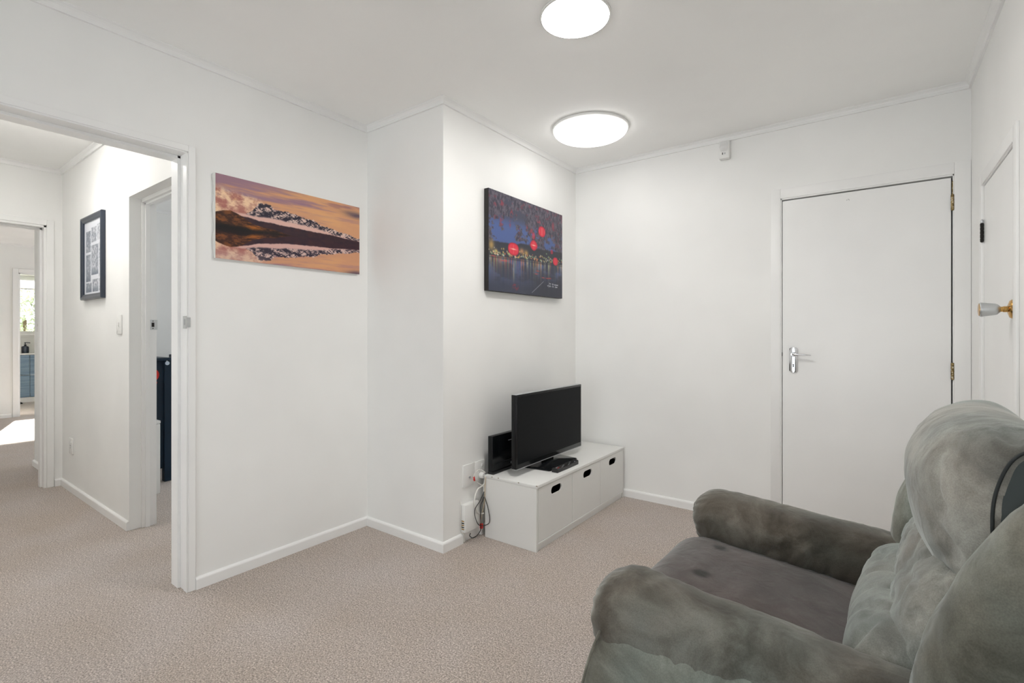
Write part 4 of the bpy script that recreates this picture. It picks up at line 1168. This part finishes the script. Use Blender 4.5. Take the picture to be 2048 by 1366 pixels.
    ring = hsec(-0.2803); c = (sum(p[0] for p in ring)/len(ring), sum(p[2] for p in ring)/len(ring))
    mesh_from('end_panel', [(p[0], 0.2803, p[2]) for p in ring]+[(c[0]+(p[0]-c[0])*0.55, 0.296, c[1]+(p[2]-c[1])*0.6) for p in ring]+[(c[0], 0.298, c[1])],
              [(k, (k+1) % len(ring), len(ring)+(k+1) % len(ring), len(ring)+k) for k in range(len(ring))]+[(len(ring)+k, len(ring)+(k+1) % len(ring), 2*len(ring)) for k in range(len(ring))], gus, hd, True)
    # side wings of the back -------------------------------------------
    for side, vc, du in ((-1, -0.352, 0.0), (1, 0.372, 0.020)):
        pts = [(-0.105, 0.40), (-0.108, 0.56), (-0.118, 0.65), (-0.146, 0.74), (-0.180, 0.81), (-0.222, 0.88), (-0.262, 0.945), (-0.290, 0.99)]
        if side > 0: pts = [(-0.075, 0.40), (-0.064, 0.56), (-0.062, 0.63), (-0.072, 0.70), (-0.104, 0.765), (-0.135, 0.81), (-0.170, 0.86), (-0.200, 0.90)]
        cp = catmull([(a, b, 0) for a, b in pts], 10)
        def path(t, cp=cp, vc=vc, side=side):
            f = t*(len(cp)-1); i = min(int(f), len(cp)-2); q = cp[i].lerp(cp[i+1], f-i)
            return (q.x, vc+0.018*t*(1 if side < 0 else -1), q.y)
        def fr(t, cp=cp):
            i = min(int(t*(len(cp)-1)), len(cp)-2); d = (cp[i+1]-cp[i]).normalized()
            return ((0, 1, 0), (d.y, 0, -d.x))
        def ww(p, vc=vc):
            return 0.007*noise.noise(Vector((p[0]*5+vc, p[1]*5, p[2]*4)))-0.010*max(0, ridged(p, (9, 9, 8), 7.7+vc)-0.66)+0.001*ridged(p, (16, 16, 12), 1)
        cushion_along('back_wing', path, fr, lambda t: 0.090-0.010*t, lambda t: lerp(0.098, 0.088, t), 2.3, 0.16, 0.10 if side < 0 else 0.16, e, M['suede_side'], ww, 90, 80, 2.2)
    # outer back shell --------------------------------------------------
    rings = []
    for i in range(41):
        t = i/40; z = lerp(0.06, 0.955, t)
        uc = -0.175-0.055*max(0, (z-0.5)/0.45)**1.3
        s_ = 1-0.25*max(0, (t-0.9)/0.1)**2
        rings.append([(uc+0.055*sq(math.cos(2*math.pi*k/72), 0.5)*s_, 0.0135+lerp(0.385, 0.33, t)*sq(math.sin(2*math.pi*k/72), 0.28)*s_, z) for k in range(72)])
    loft('back_shell', rings, e, S, lambda p: 0.004*noise.noise(Vector((p[0]*4, p[1]*4, p[2]*4))))
    # base frame and feet
    b = boxes('base_frame', [(-0.20, 0.46, -0.36, 0.33, 0.04, 0.075)], M['dark'], e, 0.004, 1)
    for (x, y) in ((-0.17, -0.33), (-0.17, 0.30), (0.42, -0.33), (0.42, 0.30)):
        lathe('foot', [(0.022, 0), (0.024, 0.006), (0.020, 0.045)], M['blackmat'], e, 20, 'Z', (x, y, 0))
recliner()

# ------------------------------------------------------------------ bedroom pieces seen through the doorway
def bedroom():
    # narrow navy cabinet with legs, side panel facing the doorway
    x1, y0, y1, zt = -4.49, 1.165, 1.548, 0.972
    org = (x1, y0, 0)
    e = empty('side_cabinet', org); tag(e, 'dark navy painted cabinet on legs inside the bedroom doorway', 'cabinet')
    boxes('top', [(x1-0.62, x1+0.006, y0, y1+0.004, zt-0.022, zt)], M['navy'], e, 0.002, 1, org)
    side = boxes('side_panel', [(x1-0.034, x1-0.018, y0+0.02, y1-0.045, 0.105, zt-0.022)], M['navy'], e, 0, 1, org)
    boxes('side_panel', [(x1-0.60, x1-0.584, y0+0.02, y1-0.045, 0.105, zt-0.022)], M['navy'], e, 0, 1, org)
    boxes('back_panel', [(x1-0.584, x1-0.034, y0+0.008, y0+0.016, 0.105, zt-0.022)], M['navy'], e, 0, 1, org)
    for z in (0.105, 0.5): boxes('shelf', [(x1-0.584, x1-0.034, y0+0.02, y1-0.03, z, z+0.016)], M['navy'], e, 0, 1, org)
    for (a, b) in ((x1-0.050, y1-0.050), (x1-0.050, y0), (x1-0.614, y1-0.050), (x1-0.614, y0)):
        boxes('leg', [(a, a+0.050, b, b+0.050, 0, zt-0.022)], M['navy'], e, 0.002, 1, org)
    # red letter-like sticker: an arched ring and a block below it
    cy, cz = 1.424-y0, 0.806
    vs, fs = [], []
    n = 24
    for k in range(n+1):
        t = math.radians(-75+k*330/n)
        for r0 in (0.018, 0.048): vs.append((-0.0172, cy+r0*0.92*math.cos(t), cz+0.035+r0*math.sin(t)*1.05))
    for k in range(n): fs.append((2*k, 2*k+1, 2*k+3, 2*k+2))
    b0 = len(vs)
    vs += [(-0.0172, cy-0.03, cz-0.022), (-0.0172, cy+0.032, cz-0.020), (-0.0172, cy+0.018, cz-0.072), (-0.0172, cy-0.03, cz-0.076)]
    fs.append((b0, b0+1, b0+2, b0+3))
    mesh_from('sticker', vs, fs, M['red'], e)['label'] = 'red sticker'
    k = lathe('knob', [(0.006, -0.004), (0.006, 0.012), (0.014, 0.016), (0.015, 0.022), (0.0, 0.024)], mat('pale_knob', srgb(186, 200, 214), 0.3), e, 24, 'X', (0.0, 1.511-y0, 0.930))
    boxes('hook', [(x1, x1+0.006, 1.511, 1.518, 0.930, 0.950)], M['satin'], e, 0.001, 1, org)
    # low white box in front of it
    w = empty('storage_box', (-4.19, 1.15, 0)); tag(w, 'low white box standing against the wall beside the navy cabinet', 'box')
    boxes('box_body', [(-0.20, 0, 0, 0.222, 0, 0.505)], M['cab'], w, 0.002, 1)
    boxes('lid', [(-0.202, 0.002, -0.002, 0.224, 0.508, 0.530)], M['cab'], w, 0.003, 1)
    # navy bed end behind with a white cloth over it and a grey chest
    b = empty('bed', (-5.25, 1.80, 0)); tag(b, 'navy bed end partly hidden behind the door jamb', 'bed')
    boxes('headboard', [(-0.03, 0.0, 0.0, 0.92, 0.60, 0.94)], M['navy'], b, 0.003, 1)
    for y in (0.0, 0.87): boxes('post', [(-0.04, 0.01, y, y+0.05, 0, 0.97)], M['navy'], b, 0.003, 1)
    boxes('rail', [(-0.03, 0.0, 0.05, 0.87, 0.25, 0.33)], M['navy'], b, 0.002, 1)
    boxes('mattress', [(-0.52, -0.035, 0.02, 0.90, 0.30, 0.45)], M['canvas'], b, 0.03, 3)
    bm = bmesh.new()
    vs = []
    for i in range(15):
        y = 0.06+0.40*i/14
        vs.append([bm.verts.new((0.016+0.003*math.sin(i*1.1+z*9), y, z)) for z in (0.68, 0.75, 0.82, 0.89, 0.95)])
    for i in range(14):
        for k in range(4): bm.faces.new((vs[i][k], vs[i+1][k], vs[i+1][k+1], vs[i][k+1]))
    c = link('cloth', bm_mesh(bm, 'cloth'), mat('white_cloth', (0.8, 0.8, 0.82), 0.9), None, True)
    c.location = (-5.25, 1.80, 0)
    tag(c, 'white cloth hanging against the navy bed end', 'cloth')
    md = c.modifiers.new('thickness', 'SOLIDIFY'); md.thickness = 0.003
    g = empty('chest', (-4.86, 1.765, 0)); tag(g, 'small grey drawer chest under the bed end', 'chest')
    boxes('body', [(-0.30, 0, 0, 0.40, 0, 0.38)], mat('grey_board', srgb(150, 152, 160), 0.6), g, 0.002, 1)
    for z in (0.02, 0.20):
        boxes('drawer_front', [(0, 0.014, 0.012, 0.388, z, z+0.165)], mat('pale_grey_board', srgb(172, 174, 182), 0.6), g, 0.002, 1)
    bg = empty('plush_cushion', (-5.0, 1.86, 0.38)); tag(bg, 'grey cushion lying on the small grey chest', 'cushion')
    rings = []
    for i in range(25):
        t = 0.5-0.5*math.cos(math.pi*i/24); s_ = max(0.05, 1-(2*t-1)**4)**0.5
        rings.append([(0.10*s_*sq(math.cos(2*math.pi*k/36), .7), -(0.15*(2*t-1)), 0.055+0.055*s_*sq(math.sin(2*math.pi*k/36), .8)) for k in range(36)])
    loft('cover', rings, bg, mat('grey_cushion', srgb(150, 148, 156), 0.95))
bedroom()

# ------------------------------------------------------------------ bathroom at the far end
def blind_fabric():
    m = mat('blind_fabric', (0.85, 0.85, 0.86), 0.8)
    nt = m.node_tree; b = nt.nodes['Principled BSDF']; o = nt.nodes['Material Output']
    t = nt.nodes.new('ShaderNodeBsdfTranslucent'); t.inputs['Color'].default_value = (0.9, 0.9, 0.9, 1)
    mx = nt.nodes.new('ShaderNodeMixShader'); mx.inputs[0].default_value = 0.6
    nt.links.new(b.outputs[0], mx.inputs[1]); nt.links.new(t.outputs[0], mx.inputs[2]); nt.links.new(mx.outputs[0], o.inputs['Surface'])
    return m

def bathroom():
    x1, y0, y1 = -11.60, 1.396, 2.396
    org = (x1, y0, 0)
    e = empty('vanity_unit', org); tag(e, 'blue-grey woodgrain vanity with four drawers and white top', 'vanity')
    boxes('body', [(HX+0.002, x1-0.018, y0, y1, 0.075, 0.800)], M['plastic'], e, 0, 1, org)
    boxes('top', [(HX+0.002, x1+0.010, y0-0.01, y1+0.01, 0.805, 0.828)], M['trim'], e, 0.003, 1, org)
    boxes('plinth', [(HX+0.05, x1-0.004, y0, y1, 0.0, 0.078)], M['trim'], e, 0.002, 1, org)
    for (a, b) in ((y0+0.002, 1.894), (1.899, y1-0.002)):
        for (p, q) in ((0.085, 0.455), (0.462, 0.800)):
            boxes('drawer_front', [(x1-0.018, x1, a, b, p, q)], M['woodblue'], e, 0.002, 1, org)
    d = empty('soap_dispenser', (-11.75, 1.862, 0.828)); tag(d, 'dark pump soap bottle on the vanity top', 'soap dispenser')
    m = mat('dark_bottle', srgb(34, 44, 56), 0.35)
    lathe('bottle', [(0.0, 0), (0.042, 0.0), (0.046, 0.006), (0.046, 0.105), (0.040, 0.118), (0.016, 0.126), (0.015, 0.136), (0.0, 0.136)], m, d, 32)
    lathe('pump_stem', [(0.017, 0.136), (0.017, 0.148), (0.006, 0.150), (0.006, 0.176), (0.0, 0.176)], m, d, 20)
    tube('pump_spout', [(0, -0.012, 0.180), (0, 0.02, 0.182), (0, 0.062, 0.176)], 0.0065, m, d)
    # roller blind at the window head
    b = empty('roller_blind', (HX+0.03, BY0, BZ1)); tag(b, 'white roller blind half lowered over the bathroom window', 'blind')
    boxes('fabric', [(0.0, 0.003, -0.03, BY1-BY0+0.03, -0.235, -0.02)], blind_fabric(), b, 0, 1)
    boxes('bottom_bar', [(-0.004, 0.007, -0.03, BY1-BY0+0.03, -0.255, -0.235)], M['plastic'], b, 0.002, 1)
    lathe('roller', [(0.022, -0.04), (0.022, BY1-BY0+0.04)], M['plastic'], b, 20, 'Y', (0.012, 0, 0.0))
    # dark bathroom scale by the plinth
    s = empty('bathroom_scale', (-11.42, 1.62, 0)); tag(s, 'dark flat object on the floor below the vanity', 'scale')
    boxes('platform', [(-0.13, 0.13, -0.14, 0.14, 0.008, 0.030)], M['blackmat'], s, 0.007, 2)
    for (x, y) in ((-.1, -.1), (.1, -.1), (-.1, .1), (.1, .1)): lathe('foot', [(0.014, 0), (0.014, 0.010)], M['blackmat'], s, 12, 'Z', (x, y, 0))
bathroom()

# ------------------------------------------------------------------ outside the bathroom window: lawn and a pale leafy hedge
g = boxes('ground', [(-40, -12.22, -12, 16, -0.45, -0.35)], mat('lawn', srgb(190, 198, 160), 0.9)); tag(g, 'lawn outside the bathroom window', None, None, 'structure')
def hedge():
    random.seed(4)
    e = empty('hedge', (-19.0, 3.0, -0.35)); tag(e, 'pale leafy hedge seen through the bathroom window', 'hedge')
    verts, faces = [], []
    for k in range(9000):
        a = random.uniform(-3.6, 3.6); x = random.uniform(-0.6, 0.6)
        ztop = 2.75+0.35*noise.noise(Vector((a*0.9, 0.3, 1)))
        z = random.uniform(0, 1)**0.8*ztop
        c = Vector((x, a, z)); s = random.uniform(0.05, 0.11)
        d1 = Vector((random.gauss(0, 1), random.gauss(0, 1), random.gauss(0, 1))).normalized(); d2 = d1.cross(Vector((0.3, 0.5, 0.8))).normalized()
        i = len(verts)
        verts += [c-d1*s, c+d2*s*0.45, c+d1*s, c-d2*s*0.45]; faces.append((i, i+1, i+2, i+3))
    me = bpy.data.meshes.new('leaves'); me.from_pydata([tuple(v) for v in verts], [], faces)
    l = link('leaves', me, paint('leaf_green', srgb(166, 174, 150), 0.7, 0, 50, 0.25), e); l['kind'] = 'stuff'
    for y in (-2.8, -1.4, 0, 1.4, 2.8):
        tube('trunk', [(0, y, 0), (0.03, y+0.02, 0.8), (0, y, 1.9)], 0.04, mat('bark', srgb(90, 75, 60), 0.9), e)
hedge()
